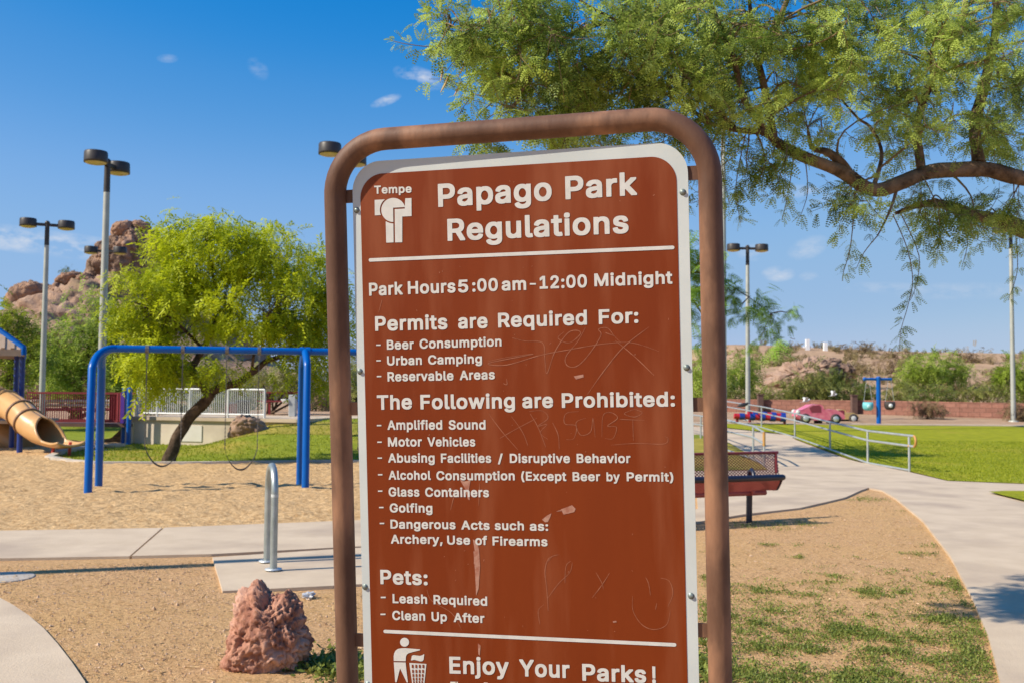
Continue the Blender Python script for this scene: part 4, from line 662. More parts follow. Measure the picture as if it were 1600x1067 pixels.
def crop(x0, y0, s): return lambda x, y: (x0 + x / s, y0 + y / s)
C1, C2, C3, C4, C5 = crop(500, 150, 3.556), crop(820, 150, 3.556), crop(540, 420, 2.857), crop(540, 600, 2.857), crop(540, 860, 2.5806)
def line(name, cr, capx, words, off=26):
    """words = (text, x left, x right, baseline left, baseline right) in one measuring frame"""
    mb = MB()
    for t, xa, xb, ya, yb in words:
        ua, va = suv(*cr(xa, ya)); ub, vb = suv(*cr(xb, yb)); _, vc = suv(*cr(xa, ya - capx))
        word(mb, t, ua, ub, va, vb, vc - va, off)
    return mb.build(name, WHITE2, panel, (0, 0, 0))
def dash(mb, cr, x, y, wd=20, h=5):
    ua, va = suv(*cr(x, y)); ub, vb = suv(*cr(x + wd, y - .3)); _, vc = suv(*cr(x, y - h))
    t = (vc - va) / 2
    mb.add([sl(ua, va - t, -.0045), sl(ub, vb - t, -.0045), sl(ub, vb + t, -.0045), sl(ua, va + t, -.0045)], [(0, 1, 2, 3)])

line("emblem_name", C1, 45, [("Tempe", 305, 512, 547, 540)], 24)
line("title_lettering", C1, 128, [("Papago", 660, 1290, 620, 583), ("Park", 1366, 1763, 578, 553)], 30)
line("title_lettering", C1, 122, [("Regulations", 712, 1716, 808, 764)], 30)
line("hours_lettering", C3, 57, [("Park", 108, 258, 121.5, 116), ("Hours", 281, 493, 114.5, 107), ("5", 505, 550, 108, 106), (":00", 568, 682, 104, 100), ("am", 699, 808, 99, 96), ("12:00", 868, 1079, 91, 84), ("Midnight", 1112, 1460, 80, 68)], 28)
hm = MB(); dash(hm, C3, 824, 69, 27, 7); hm.build("hours_lettering", WHITE2, panel, (0, 0, 0))
line("heading_lettering", C3, 65, [("Permits", 135, 457, 278, 270), ("are", 505, 636, 268, 265), ("Required", 683, 1079, 263, 250), ("For:", 1132, 1308, 248, 242)], 30)
line("heading_lettering", C4, 65, [("The", 143, 299, 113, 110), ("Following", 337, 758, 111, 106), ("are", 791, 928, 105.5, 104), ("Prohibited:", 967, 1471, 104, 98)], 30)
line("heading_lettering", C5, 58, [("Pets:", 143, 333, 132.5, 137)], 30)
for cr, cap, dy, ws in ((C3, 42, 340, [("Beer", 187, 307, 360, 358), ("Consumption", 333, 698, 356, 345)]),
                        (C3, 41, 409, [("Urban", 188, 343, 430, 427), ("Camping", 371, 611, 426, 421)]),
                        (C3, 42, 479, [("Reservable", 190, 484, 501, 496), ("Areas", 512, 668, 495, 491)]),
                        (C4, 42, 183, [("Amplified", 190, 434, 202, 201), ("Sound", 463, 627, 201, 200.5)]),
                        (C4, 41, 257, [("Motor", 192, 343, 276.5, 276), ("Vehicles", 368, 581, 276, 276)]),
                        (C4, 41, 328, [("Abusing", 193, 400, 348, 348), ("Facilities", 428, 652, 348.5, 349), ("/", 682, 704, 350, 350), ("Disruptive", 735, 1003, 349.5, 350), ("Behavior", 1033, 1273, 349.5, 350)]),
                        (C4, 40, 402, [("Alcohol", 195, 383, 424, 425), ("Consumption", 408, 757, 426, 427), ("(Except", 786, 987, 428, 430), ("Beer", 1015, 1138, 430, 430.5), ("by", 1166, 1225, 431, 431), ("Permit)", 1256, 1464, 431, 433)]),
                        (C4, 41, 475, [("Glass", 195, 332, 499, 499.5), ("Containers", 358, 642, 500, 502)]),
                        (C4, 40, 548, [("Golfing", 200, 390, 570, 571)]),
                        (C4, 40, 619, [("Dangerous", 203, 493, 642, 645), ("Acts", 519, 645, 646, 648), ("such", 668, 798, 648, 650), ("as:", 824, 906, 651, 652)]),
                        (C4, 40, None, [("Archery,", 205, 435, 709, 711), ("Use", 456, 558, 713, 714), ("of", 581, 634, 715, 715.5), ("Firearms", 658, 903, 717, 721)]),
                        (C5, 37, 186, [("Leash", 192, 331, 209, 212), ("Required", 357, 573, 213, 220)]),
                        (C5, 37, 254, [("Clean", 191, 323, 276.5, 280), ("Up", 349, 411, 281, 283), ("After", 438, 562, 285, 289)])):
    ob = line("rule_lettering", cr, cap, ws, 25)
    if dy:
        hm = MB(); dash(hm, cr, ws[0][1] - 48, dy, 20, 6); hm.build("rule_dash", WHITE2, panel, (0, 0, 0))
line("slogan_lettering", C5, 68, [("Enjoy", 421, 660, 492, 499), ("Your", 703, 905, 503, 511), ("Parks", 956, 1213, 521, 530), ("!", 1237, 1252, 531, 532)], 30)
line("slogan_lettering", C5, 36, [("The", 425, 490, 561, 562), ("P", 560, 580, 564, 565)], 25)
for a, b in (((577, 408.5), (1054, 385.5)), ((600, 985), (1057, 1006))):
    ua, va = suv(*a); ub, vb = suv(*b); t = .0047
    va = vb = (va + vb) / 2
    poly = [(ub - t + t * math.sin(q), va - t * math.cos(q)) for q in np.linspace(0, math.pi, 9)] + [(ua + t - t * math.sin(q), va + t * math.cos(q)) for q in np.linspace(0, math.pi, 9)]
    mb = MB(); mb.add([sl(x, y, -.0045) for x, y in poly], [tuple(range(len(poly)))]); mb.build("white_rule", WHITE2, panel, (0, 0, 0))

def flat(mb, polys, cr, y=-.0045):
    for p in polys:
        q = [suv(*cr(*a)) for a in p]
        mb.add([sl(u, v, y) for u, v in q], tri2(q))
def arc(cx, cy, r, a0, a1, n=24): return [(cx + r * math.cos(math.radians(a0 + (a1 - a0) * k / n)), cy - r * math.sin(math.radians(a0 + (a1 - a0) * k / n))) for k in range(n + 1)]
# town emblem
CE = crop(575, 280, 9.694)
mb = MB()
flat(mb, [[(388, 440), (388, 658)] + arc(388, 472, 186, -92, -360 + 8 + 0, 30)[1:-1] + [(555, 428), (395, 434)]], CE) if False else None
disc = arc(392, 474, 182, 14, 270, 34)                       # round part, its lower right quarter cut away
flat(mb, [disc + [(389, 440)]], CE)
flat(mb, [[(109, 322), (262, 314)] + arc(392, 474, 204, 129, 202, 12) + [(112, 556)]], CE)
flat(mb, [[(572, 298), (666, 294), (668, 566), (527, 573), (527, 962), (418, 964), (413, 462), (565, 453)]], CE)
flat(mb, [[(277, 652)] + arc(392, 474, 204, 237, 270, 8) + [(396, 964), (285, 968)]], CE)
mb.build("emblem", WHITE2, panel, (0, 0, 0))
# litter pictogram
CP = crop(600, 980, 12.26)
mb = MB()
flat(mb, [arc(404, 268, 86, 0, 354, 30)], CP)
flat(mb, [[(198, 628), (196, 540), (206, 480), (232, 430), (276, 396), (340, 384), (420, 381), (695, 404), (705, 413), (690, 424), (560, 456), (480, 480), (446, 505), (430, 545), (426, 632)]], CP)
flat(mb, [[(198, 652), (425, 656), (436, 780), (468, 1036), (446, 1036), (318, 768), (252, 1032), (226, 1032)]], CP)
flat(mb, [[(526, 616), (544, 528), (580, 514), (640, 524), (700, 530), (742, 518), (772, 496), (780, 504), (768, 604), (742, 634), (700, 636), (640, 618), (590, 606), (545, 616)]], CP)
flat(mb, [[(494, 664), (822, 684), (776, 1120), (560, 1120)]], CP)
mb.build("pictogram", WHITE2, panel, (0, 0, 0))
mb = MB()
for j, yy in enumerate((728, 822, 900, 970, 1030, 1084)):
    for i in range(4):
        sc_ = 1 - .055 * j
        cx = 660 + (i - 1.5) * 68 * sc_ + 2; hw, hh = 17 * sc_, 32 * sc_
        flat(mb, [[(cx - hw, yy - hh), (cx + hw, yy - hh + 1), (cx + hw, yy + hh), (cx - hw, yy + hh)]], CP, -.0055)
mb.build("bin_mesh", BROWN, panel, (0, 0, 0))

# scratches and smears left on the brown face
def ribbon(mb, cr, pts, wd, y=-.0041):
    q = [Vector(suv(*cr(*a))) for a in pts]
    # round the stroke
    s = []
    for i in range(len(q) - 1):
        p0, p1, p2, p3 = q[max(i - 1, 0)], q[i], q[i + 1], q[min(i + 2, len(q) - 1)]
        for k in range(6):
            t = k / 6
            s.append(.5 * ((2 * p1) + (p2 - p0) * t + (2 * p0 - 5 * p1 + 4 * p2 - p3) * t * t + (3 * p1 - p0 - 3 * p2 + p3) * t ** 3))
    s.append(q[-1]); vs = []
    for i, p in enumerate(s):
        t = (s[min(i + 1, len(s) - 1)] - s[max(i - 1, 0)]); n_ = Vector((-t.y, t.x)); n_.normalize()
        h = wd / 2 * (.35 + .65 * math.sin(math.pi * min(1, (i + .6) / len(s)))) * (.6 + .8 * random.random())
        vs += [p + n_ * h, p - n_ * h]
    mb.add([sl(a.x, a.y, y) for a in vs], [(2 * i, 2 * i + 1, 2 * i + 3, 2 * i + 2) for i in range(len(s) - 1)])
mb = MB()
for pts in ([(745, 308), (800, 322), (880, 330), (890, 400), (900, 466), (935, 370), (990, 290), (1030, 275), (1050, 290), (1000, 330), (950, 310), (975, 282)],
            [(1072, 262), (1040, 320), (985, 390), (990, 430), (1030, 435), (1080, 390), (1140, 300), (1130, 270), (1170, 265), (1200, 300), (1230, 330)],
            [(640, 412), (720, 395), (840, 380), (640, 420), (720, 428), (870, 385), (1000, 360), (1150, 335), (1280, 330), (1400, 368)],
            [(1355, 260), (1240, 350), (1150, 460), (1080, 560)], [(1205, 320), (1290, 390), (1378, 475)], [(1160, 285), (1200, 300)], [(165, 140), (150, 195)], [(705, 510), (722, 515), (720, 490)]):
    ribbon(mb, C3, pts, .0017)
for pts in ([(640, 130), (700, 210), (770, 290)], [(690, 240), (760, 200), (855, 150)], [(740, 140), (790, 210), (815, 272)], [(825, 130), (860, 190), (895, 280)], [(820, 120), (880, 118), (905, 150), (860, 185), (900, 178), (870, 215), (905, 245)],
            [(925, 170), (950, 225), (955, 290)], [(1040, 120), (985, 130), (980, 175), (1030, 185), (1020, 240), (985, 245)], [(1075, 150), (1030, 170), (1050, 225), (1095, 210), (1105, 150), (1115, 235)], [(1145, 235), (1150, 140), (1185, 125), (1215, 150), (1170, 185), (1210, 190), (1195, 240), (1160, 240)],
            [(1225, 155), (1335, 160)], [(1290, 110), (1245, 130), (1290, 145), (1325, 125), (1290, 110)], [(1282, 160), (1286, 250)], [(1185, 270), (1300, 262), (1420, 265), (1440, 240), (1425, 232)], [(600, 440), (596, 540)], [(490, 480), (470, 560)], [(905, 790), (925, 765), (955, 758)]):
    ribbon(mb, C4, pts, .0014)
for pts in ([(855, 15), (820, 30), (805, 80), (812, 150), (818, 240)], [(910, 40), (890, 60), (885, 130)], [(915, 45), (905, 85), (860, 130), (815, 190)], [(1065, 88), (1035, 135), (995, 188)], [(1010, 85), (1035, 130), (1040, 155)], [(1210, 105), (1222, 130), (1230, 178)], [(1270, 108), (1305, 120), (1320, 170), (1300, 222)],
            [(1255, 210), (1250, 235)], [(1158, 180), (1160, 240), (1195, 295), (1245, 315), (1295, 295), (1310, 235)], [(785, 295), (778, 240), (800, 215)], [(330, 155), (350, 200), (430, 250), (470, 318)]):
    ribbon(mb, C5, pts, .0022 if pts[0][0] == 855 else .0015)
for _ in range(70):
    x, y = random.uniform(.05, .86), random.uniform(-1.0, .2); a = random.uniform(0, 6.28); L = random.uniform(.001, .006)
    q = [Vector((x, y)), Vector((x + L * math.cos(a), y + L * math.sin(a)))]; t = Vector((-math.sin(a), math.cos(a))) * random.uniform(.0004, .0011)
    mb.add([sl(*(q[0] + t), -.0041), sl(*(q[0] - t), -.0041), sl(*(q[1] - t), -.0041), sl(*(q[1] + t), -.0041)], [(0, 1, 2, 3)])
mb.build("scratches", SCR, panel, (0, 0, 0))
mb = MB()
flat(mb, [[(962, 556), (1012, 538), (1028, 554), (1022, 568), (975, 580)], [(878, 602), (900, 584), (920, 574), (915, 590), (905, 612), (892, 614)], [(940, 566), (962, 558), (966, 564)]], C4, -.0042)
flat(mb, [[(512, 425), (528, 432), (560, 428), (552, 470), (556, 515), (548, 512), (536, 466)], [(570, 690), (590, 700), (598, 740), (590, 800), (574, 800), (578, 740)]], C4, -.0042)
flat(mb, [[(517, 0), (540, 0), (544, 60), (538, 150), (528, 180), (524, 90)], [(535, 370), (546, 380), (543, 420), (537, 415)], [(1078, 282), (1092, 280), (1094, 286), (1080, 288)]], C5, -.0043)
flat(mb, [[(1020, 478), (1062, 470), (1064, 482), (1030, 492)]], C3, -.0042)
mb.build("smears", SMEAR, panel, (0, 0, 0))
# ------------------------------------------------------------------ lamp posts
POLE = M("pale_steel_pole", (.36, .37, .33), (.44, .45, .40), 3, .5, metal=.25)
LAMPD = M("dark_bronze", (.035, .03, .028), (.05, .043, .04), 6, .45, spec=.4)
LENS = M("amber_lens", (.50, .40, .13), (.60, .50, .20), 5, .3)
def lamp_post(h=7.4, arm=.34, rz=0.0, headr=.27):
    r_ = thing("lamp_post", "lamp", "lamp post", (0, 0, 0), rz)
    mb = MB(); mb.tube([(0, 0, -.3), (0, 0, h - .75)], [.105, .075], 14); mb.lathe((0, 0, 0), [(.2, -.2), (.2, .03), (.12, .05)], 14)
    mb.build("pole", POLE, r_)
    mb = MB(); mb.tube([(0, 0, h - .75), (0, 0, h + .02)], [.078, .07], 14); mb.ball((0, 0, h + .05), .085, 12)
    mb.bar((-arm, 0, h - .02), (arm, 0, h - .02), .09, .1); mb.build("arm", LAMPD, r_)
    for s in (-1, 1):
        x = s * (arm + headr * .93)
        mb = MB(); mb.lathe((x, 0, h - .12), [(headr * .9, 0), (headr, .0), (headr, .05), (headr * .985, .25), (headr * .93, .285), (0, .295)], 24)
        hd = mb.build("lamp_head", LAMPD, r_)
        mb = MB(); mb.lathe((x, 0, h - .12), [(headr * .9, .004), (headr * .8, -.025), (headr * .4, -.05), (0, -.055)], 24)
        mb.build("lens", LENS, hd)
    return r_
L0 = lamp_post()
def put_lamp(px, py_top, Y, rz, label, first=False, zb=None):
    p = D(px, py_top, Y); o = L0 if first else copy_tree(L0)
    z0 = terrain(p.x, Y) if zb is None else zb
    o.location = (p.x, Y, z0); o.rotation_euler = (0, 0, math.radians(rz)); s = (p.z - z0) / 7.4
    o.scale = (1, 1, s) if abs(s - 1) > .02 else (1, 1, 1)
    return tag(o, label, "lamp post", "twin headed lamp posts round the park")
put_lamp(168, 256, 24.5, 86, "tallest looking twin lamp post, rising right beside the left end of the swing frame", True)
put_lamp(74, 351, 34.5, 25, "twin lamp post standing behind the red railing of the play bridge")
put_lamp(165, 392, 42.5, 4, "distant twin lamp post mostly hidden by a nearer pole in front of the rock butte")
put_lamp(536, 243, 24.6, 68, "twin lamp post mostly hidden behind the left pipe of the sign, one head showing")
put_lamp(1168, 388, 42, 3, "twin lamp post against open sky beyond the bench and striped play beams")
put_lamp(1579, 359, 43, 15, "tall pale lamp post at the red wall, its head behind the mesquite branch")
put_lamp(1130, 150, 33, 80, "slim lamp post just showing along the outer edge of the sign's right pipe")
o = put_lamp(300, 300, 20, 0, "lamp post beside the dirt at the left whose long shadow lies across the paths")
o.location = (-8.3, 6.78, 0); o.scale = (1, 1, 1)

# ------------------------------------------------------------------ swing frame
A1, B1 = Vector((-6.05, 14.55, 0)), Vector((-6.12, 15.35, 0))
A2, B2 = Vector((-3.05, 15.05, 0)), Vector((-3.28, 15.75, 0))
q = G(137, 777); A1 = Vector((q.x, q.y, -.03)); q = G(154, 767); B1 = Vector((q.x, q.y, -.03))
q = G(477, 770); A2 = Vector((q.x, q.y, -.03)); q = G(468, 762); B2 = Vector((q.x, q.y, -.03))
bm1, bm2 = (A1 + B1) / 2, (A2 + B2) / 2
ZB1, ZB2 = D(160, 541, bm1.y).z, D(478, 546, bm2.y).z
dirb = (bm2 - bm1); dirb.z = 0; dirb.normalize()
sw = thing("swing_stand", "blue steel swing stand with curved double legs set in the sand", "swing stand", (bm1.x, bm1.y, 0))
def beam(t): return bm1 + (bm2 - bm1) * t + Vector((0, 0, ZB1 + (ZB2 - ZB1) * t))
mb = MB(); mb.tube([beam(.07), beam(2.05)], .052, 18)
for t in (.985, 1.015): mb.tube([beam(t - .012), beam(t + .012)], .066, 18)
mb.build("top_beam", BLUE, sw)
def legpipe(foot, t0, sgn):
    top = beam(t0); mb = MB(); f = Vector((foot.x, foot.y, -.2)); pts = [f]
    R_ = .25 if sgn else .2
    knee = Vector((foot.x + (top.x - foot.x) * .12, foot.y + (top.y - foot.y) * .12, top.z - R_ * 1.15))
    end = top + dirb * (R_ * (1 if sgn else 0))
    ctl = Vector((top.x * .8 + foot.x * .2, top.y * .8 + foot.y * .2, top.z + .0)) if sgn else Vector((top.x * .6 + foot.x * .4, top.y * .6 + foot.y * .4, top.z - .04))
    for k in range(11):
        s = k / 10; pts.append(knee * (1 - s) ** 2 + ctl * 2 * s * (1 - s) + end * s * s)
    mb.tube(pts, .054, 18); return mb.build("leg", BLUE, sw)
for foot, t0, sg in ((A1, .0, 1), (B1, .0, 1), (A2, 1.0, 0), (B2, 1.0, 0), (A2 * 2 - A1, 2.0, 0), (B2 * 2 - B1, 2.0, 0)): legpipe(foot, t0, sg)
CHAIN = M("dark_chain", (.12, .105, .09), (.2, .18, .155), 20, .5, metal=.5)
RUB = M("black_rubber", (.03, .024, .022), (.05, .04, .035), 9, .7)
ZINCD = M("hanger_steel", (.14, .14, .13), (.24, .24, .22), 30, .5, metal=.5)
def swing(pxa, pxb, ybot, label, drift=0.0):
    ta = ((X(pxa, bm1.y + .25) - bm1.x) / (bm2.x - bm1.x)); tb = ((X(pxb, bm1.y + .4) - bm1.x) / (bm2.x - bm1.x))
    a, b = beam(ta), beam(tb); zs = .62 - (ybot - 697) * .008
    s = thing("swing", label, "swing", ((a.x + b.x) / 2, (a.y + b.y) / 2, zs - .2), 0, "belt swings hanging from the blue frame")
    for e in (a, b):
        mb = MB(); mb.tube([e - dirb * .025, e + dirb * .025], .062, 14); mb.bar(e - Vector((0, 0, .05)), e - Vector((0, 0, .14)), .03, .03)
        mb.build("hanger", ZINCD, s)
        mb = MB(); N = 46; top = e - Vector((0, 0, .12)); bot = Vector((e.x + drift, e.y, zs + .08))
        for k in range(N):
            p, q2 = top + (bot - top) * (k / N), top + (bot - top) * ((k + 1.15) / N)
            if k % 2: mb.bar(p, q2, .014, .005)
            else: mb.bar(p, q2, .005, .014)
        mb.build("chain", CHAIN, s)
    mb = MB(); N = 18; pr = []
    for k in range(N + 1):
        u = k / N; p = a + (b - a) * u; pr.append(Vector((p.x + drift, p.y, zs + .08 - .30 * (1 - (2 * u - 1) ** 2) ** .8)))
    nrm = Vector((-dirb.y, dirb.x, 0)) * .07
    vs = []
    for p in pr: vs += [p - nrm, p + nrm, p + nrm - Vector((0, 0, .014)), p - nrm - Vector((0, 0, .014))]
    fs = []
    for i in range(N):
        for j in range(4): fs.append((4 * i + j, 4 * i + (j + 1) % 4, 4 * i + 4 + (j + 1) % 4, 4 * i + 4 + j))
    mb.add(vs, fs, 0, False); mb.build("seat", RUB, s)
swing(231, 287, 698, "black belt swing nearest the slide, hanging in front of the ramp wall")
swing(346, 398, 706, "black belt swing hanging in front of the brown boulder")
swing(548, 604, 706, "black belt swing half hidden behind the sign's left pipe")

# ------------------------------------------------------------------ bike rack
p1, p2 = G(427, 895), G(417, 882)
br = thing("bike_rack", "galvanised hoop bike rack standing on a concrete pad beside the sign", "bike rack", ((p1.x + p2.x) / 2, (p1.y + p2.y) / 2, .03))
mb = MB(); H_ = .86; d_ = (p2 - p1); Lh = d_.length; c_ = (p1 + p2) / 2; d_.normalize()
pts = [Vector((p1.x, p1.y, 0)), Vector((p1.x, p1.y, H_ - Lh / 2))]
for k in range(1, 17):
    a = math.pi * k / 16; pts.append(c_ - d_ * (Lh / 2 * math.cos(a)) + Vector((0, 0, H_ - Lh / 2 + Lh / 2 * math.sin(a))))
pts.append(Vector((p2.x, p2.y, 0)))
mb.tube(pts, .0295, 20)
mb.build("hoop", M("weathered_galvanised", (.30, .34, .32), (.42, .46, .45), 9, .38, metal=.6, bump=.0006, bscale=120), br)
mb = MB()
for p in (p1, p2): mb.lathe((p.x, p.y, .03), [(.07, 0), (.07, .008), (.034, .012)], 18)
mb.build("foot_flange", GALV, br)
mb = MB(); mb.lathe((p1.x, p1.y, .62), [(.0302, 0), (.0305, .002), (.0305, .022), (.0302, .024)], 18); mb.build("sticker", WHITE, br)

# ------------------------------------------------------------------ rocks
ROCK1 = M("red_rock", (.28, .115, .075), (.53, .28, .19), 9, .95, bump=.014, bscale=30, c3=(.60, .38, .29), s3=4, spec=.15)
def rock(name, label, cat, outline, centre, base, depth, mat, sub=5, amp=.06, freq=4.0, kind=None, group=None, seed=0, pit=.0, flat_=False):
    """boulder with a given side outline: outline = (x, z) metres round the centre (as seen from the camera side); depth = half depth"""
    bm = bmesh.new(); bmesh.ops.create_icosphere(bm, subdivisions=sub, radius=1.0)
    cx, cz = centre; n = len(outline)
    angs = sorted((math.atan2(z - cz, x - cx), math.hypot(x - cx, z - cz)) for x, z in outline)
    def rad(a):
        for i in range(n):
            a0, r0 = angs[i]; a1, r1 = angs[(i + 1) % n]
            if i == n - 1: a1 += 2 * math.pi
            for aa in (a, a + 2 * math.pi):
                if a0 <= aa <= a1:
                    t = (aa - a0) / max(1e-6, a1 - a0); t = t * t * (3 - 2 * t) * .5 + t * .5
                    return r0 + (r1 - r0) * t
        return angs[0][1]
    sc = max(depth, max(r for _, r in angs))
    for v in bm.verts:
        p = v.co.copy(); h = math.hypot(p.x, p.z); a = math.atan2(p.z, p.x); r = rad(a)
        e = h ** .8 if h > 0 else 0
        q = Vector((r * e * math.cos(a) + cx, depth * p.y * (1 - .15 * h), r * e * math.sin(a) + cz))
        s = Vector((q.x, q.y, q.z)) * (freq / sc) + Vector((seed * 7.1, seed, -seed))
        dn = fbm(s, 5, 2.1, .55) * amp * sc
        rdg = (1 - abs(noise.noise(s * 1.7 + Vector((9, 3, 1))))) ** 3
        dn -= rdg * amp * .7 * sc
        dn += amp * .35 * sc * (abs(noise.noise(s * 4.3)) * 2 - .5) + amp * .22 * sc * (abs(noise.noise(s * 9.1)) * 2 - .5)
        for kf, ka in ((.8, 1.0), (2.1, .45)):                    # blocks parted by cracks
            vd, vp = noise.voronoi(s * kf)
            dn += amp * ka * sc * (((vp[0].x * 12.99 + vp[0].y * 78.23 + vp[0].z * 37.7) % 1.0) * .9 - .3 - .9 * math.exp(-(vd[1] - vd[0]) * 11))
        if pit: dn -= pit * sc * max(0, noise.noise(s * 6) - .05) * 2
        nrm = Vector((p.x / max(.2, 1), p.y, p.z)).normalized()
        v.co = q + nrm * dn
    me = bpy.data.meshes.new(name); bm.to_mesh(me); bm.free()
    for pl in me.polygons: pl.use_smooth = not flat_
    me.materials.append(mat)
    o = bpy.data.objects.new(name, me); COL.objects.link(o); o.location = base
    return tag(o, label, cat, group, kind)
s_ = 296.0
rb = G(412, 1052)
ol = [((px - 412) / s_, (1052 - py) / s_) for px, py in ((332, 1046), (342, 1012), (348, 985), (354, 962), (355, 934), (363, 922), (380, 916), (390, 906), (402, 918), (413, 927), (424, 929), (434, 928), (440, 920), (449, 928), (460, 944), (469, 962), (471, 978), (482, 994), (482, 1018), (470, 1042), (446, 1062), (430, 1080), (390, 1080), (352, 1066))]
o = rock("red_rock", "jagged reddish brown landscape rock in the dirt beside the sign", "rock", ol, (0, .2), (rb.x, rb.y + .12, -.02), .20, ROCK1, 6, .062, 3.0, seed=3, pit=.08)
BOUL = M("brown_boulder", (.26, .16, .11), (.44, .30, .21), 2.5, .95, bump=.03, bscale=9, c3=(.20, .12, .09), s3=1.2)
bq = D(388, 690, 26.6)
sc26 = 1600 / 26.6
ol = [((px - 388) / sc26, (696 - py) / sc26) for px, py in ((355, 698), (358, 682), (368, 670), (378, 664), (390, 666), (402, 670), (413, 680), (423, 692), (420, 700), (390, 704))]
rock("boulder", "brown boulder on the grass in front of the ramp railing", "boulder", ol, (0, .25), (D(388, 690, 25.7).x, 25.7, terrain(D(388, 690, 25.7).x, 25.7) - .04), .45, BOUL, 5, .09, 3, seed=5)
mb = MB(); c = G(4, 902); mb.lathe((c.x, c.y, 0), [(.24, -.02), (.24, .004), (.225, .009), (0, .010)], 28)
tag(mb.build("valve_cover", CONCD, None, (c.x, c.y, 0)), "round pale concrete valve cover set in the dirt", "valve cover")
c = G(483, 934); bm = bmesh.new(); bmesh.ops.create_icosphere(bm, subdivisions=3, radius=.045)
for v in bm.verts: v.co = v.co * (1 + .7 * noise.noise(v.co * 40)); v.co.z *= .55
me = bpy.data.meshes.new("crumpled_foil"); bm.to_mesh(me); bm.free(); me.materials.append(M("foil", (.50, .50, .50), (.62, .62, .62), 30, .4, metal=.3))
o = bpy.data.objects.new("crumpled_foil", me); COL.objects.link(o); o.location = (c.x, c.y, .022); tag(o, "small crumpled silver foil lying on the dirt", "litter")

# ------------------------------------------------------------------ ramp, railing, bridge
WALLC = M("ramp_wall", (.60, .50, .38), (.70, .60, .47), 1.2, .9, bump=.003, bscale=30, c3=(.42, .35, .27), s3=.5)
YW = 27.5
xa, xb = X(207, YW), X(432, YW)
rw = thing("ramp_wall", "pale concrete ramp wall below the white railing", "wall", (xa, YW, 0))
mb = MB(); mb.box(((xa + xb + 1.2) / 2, YW + .14, .31), (xb - xa + 1.2, .28, .74)); mb.build("wall_face", WALLC, rw)
mb = MB(); mb.box(((xa + xb) / 2 + .6, YW + .92, .72), (xb - xa + 1.2, 1.98, .09)); mb.build("ramp_deck", CONC, rw)
mb = MB(); mb.box((X(313, YW), YW - .012, .34), (X(318, YW) - X(281, YW), .02, .42)); mb.build("painted_patch", M("patched_paint", (.62, .58, .50), (.68, .64, .57), 2, .85), rw)
slab("path", [(-6.6, 28.25), (1.6, 28.25), (1.6, 30.6), (-10.2, 30.6), (-10.2, 29.5), (-6.6, 29.5)], .04, step=.6)
def railing(name, label, p0, p1, z0, h, mat, nb, posts, group=None, rr=.02, rb_=.009, sub="baluster", bmat=None):
    p0, p1 = Vector(p0), Vector(p1); r_ = thing(name, label, "railing", (p0.x, p0.y, z0), 0, group)
    d = (p1 - p0)
    mb = MB(); mb.tube([p0 + Vector((0, 0, z0 + h)), p1 + Vector((0, 0, z0 + h))], rr, 10); mb.build("top_rail", mat, r_)
    mb = MB(); mb.tube([p0 + Vector((0, 0, z0 + .09)), p1 + Vector((0, 0, z0 + .09))], rr * .9, 10); mb.build("bottom_rail", mat, r_)
    for k in posts:
        q = p0 + d * k; mb = MB(); mb.tube([q + Vector((0, 0, z0 - .05)), q + Vector((0, 0, z0 + h))], rr * 1.05, 10); mb.build("post", mat, r_)
    for k in range(1, nb):
        q = p0 + d * (k / nb); mb = MB(); mb.tube([q + Vector((0, 0, z0 + .09)), q + Vector((0, 0, z0 + h))], rb_, 6); mb.build(sub, bmat or mat, r_)
    return r_
WGALV = M("white_galvanised", (.58, .59, .57), (.68, .69, .67), 4, .5, metal=.2)
rw.rotation_euler.z = math.radians(-15)
rr_ = railing("ramp_railing", "pale galvanised baluster railing on top of the concrete ramp wall", (X(214, YW), YW + .1, 0), (X(434, YW), YW + .1, 0), .76, .74, WGALV, 62, (0, .16, .42, .72, 1), rr=.028, rb_=.0115)
rr_.rotation_euler.z = math.radians(-15)
# play bridge with dark red balusters
YB = 27.2
REDB = M("dark_red_bars", (.20, .022, .028), (.26, .03, .034), 4, .5)
zd = D(120, 661, YB).z
pbx = thing("play_bridge", "play bridge with dark red baluster sides between slide tower and ramp", "play bridge", (X(120, YB), YB, 0))
x0, x1 = X(44, YB), X(190, YB)
mb = MB(); mb.box(((x0 + x1) / 2 + .1, YB + .5, zd - .04), (x1 - x0 + .3, 1.1, .09)); mb.build("deck", M("bridge_deck", (.12, .06, .04), (.16, .085, .06), 5, .7), pbx)
for yy in (YB, YB + 1.0):
    for zz in (zd + .06, zd + .8):
        mb = MB(); mb.bar((x0, yy, zz), (x1, yy, zz), .05, .05, up=Vector((0, 1, 0))); mb.build("rail", REDB, pbx)
    if yy == YB:
        N = 41
        for k in range(N + 1):
            x = x0 + (x1 - x0) * k / N; w_ = .0125 if k not in (N, N - 1) else .05
            mb = MB(); mb.tube([(x, yy, zd + .06), (x, yy, zd + .8)], w_, 8); mb.build("baluster", REDB, pbx)
for px, yy, zt in ((203, YB - .15, .1), (195, YB + .25, .12), (158.5, YB + 1.1, .1)):
    mb = MB(); x = X(px, yy); zt = D(px, 607, yy).z; mb.tube([(x, yy, -.2), (x, yy, zt)], .062, 14); mb.ball((x, yy, zt), .064, 12, sc=(1, 1, .6)); mb.build("post", BLUE, pbx)
mb = MB(); x = X(189, YB); mb.box((x, YB + .05, zd + .42), (.17, .05, .78)); mb.box((X(178, YB), YB + .03, zd + .42), (.19, .03, .76)); mb.build("end_panel", M("red_panel", (.36, .015, .02), (.42, .02, .026), 4, .4), pbx)
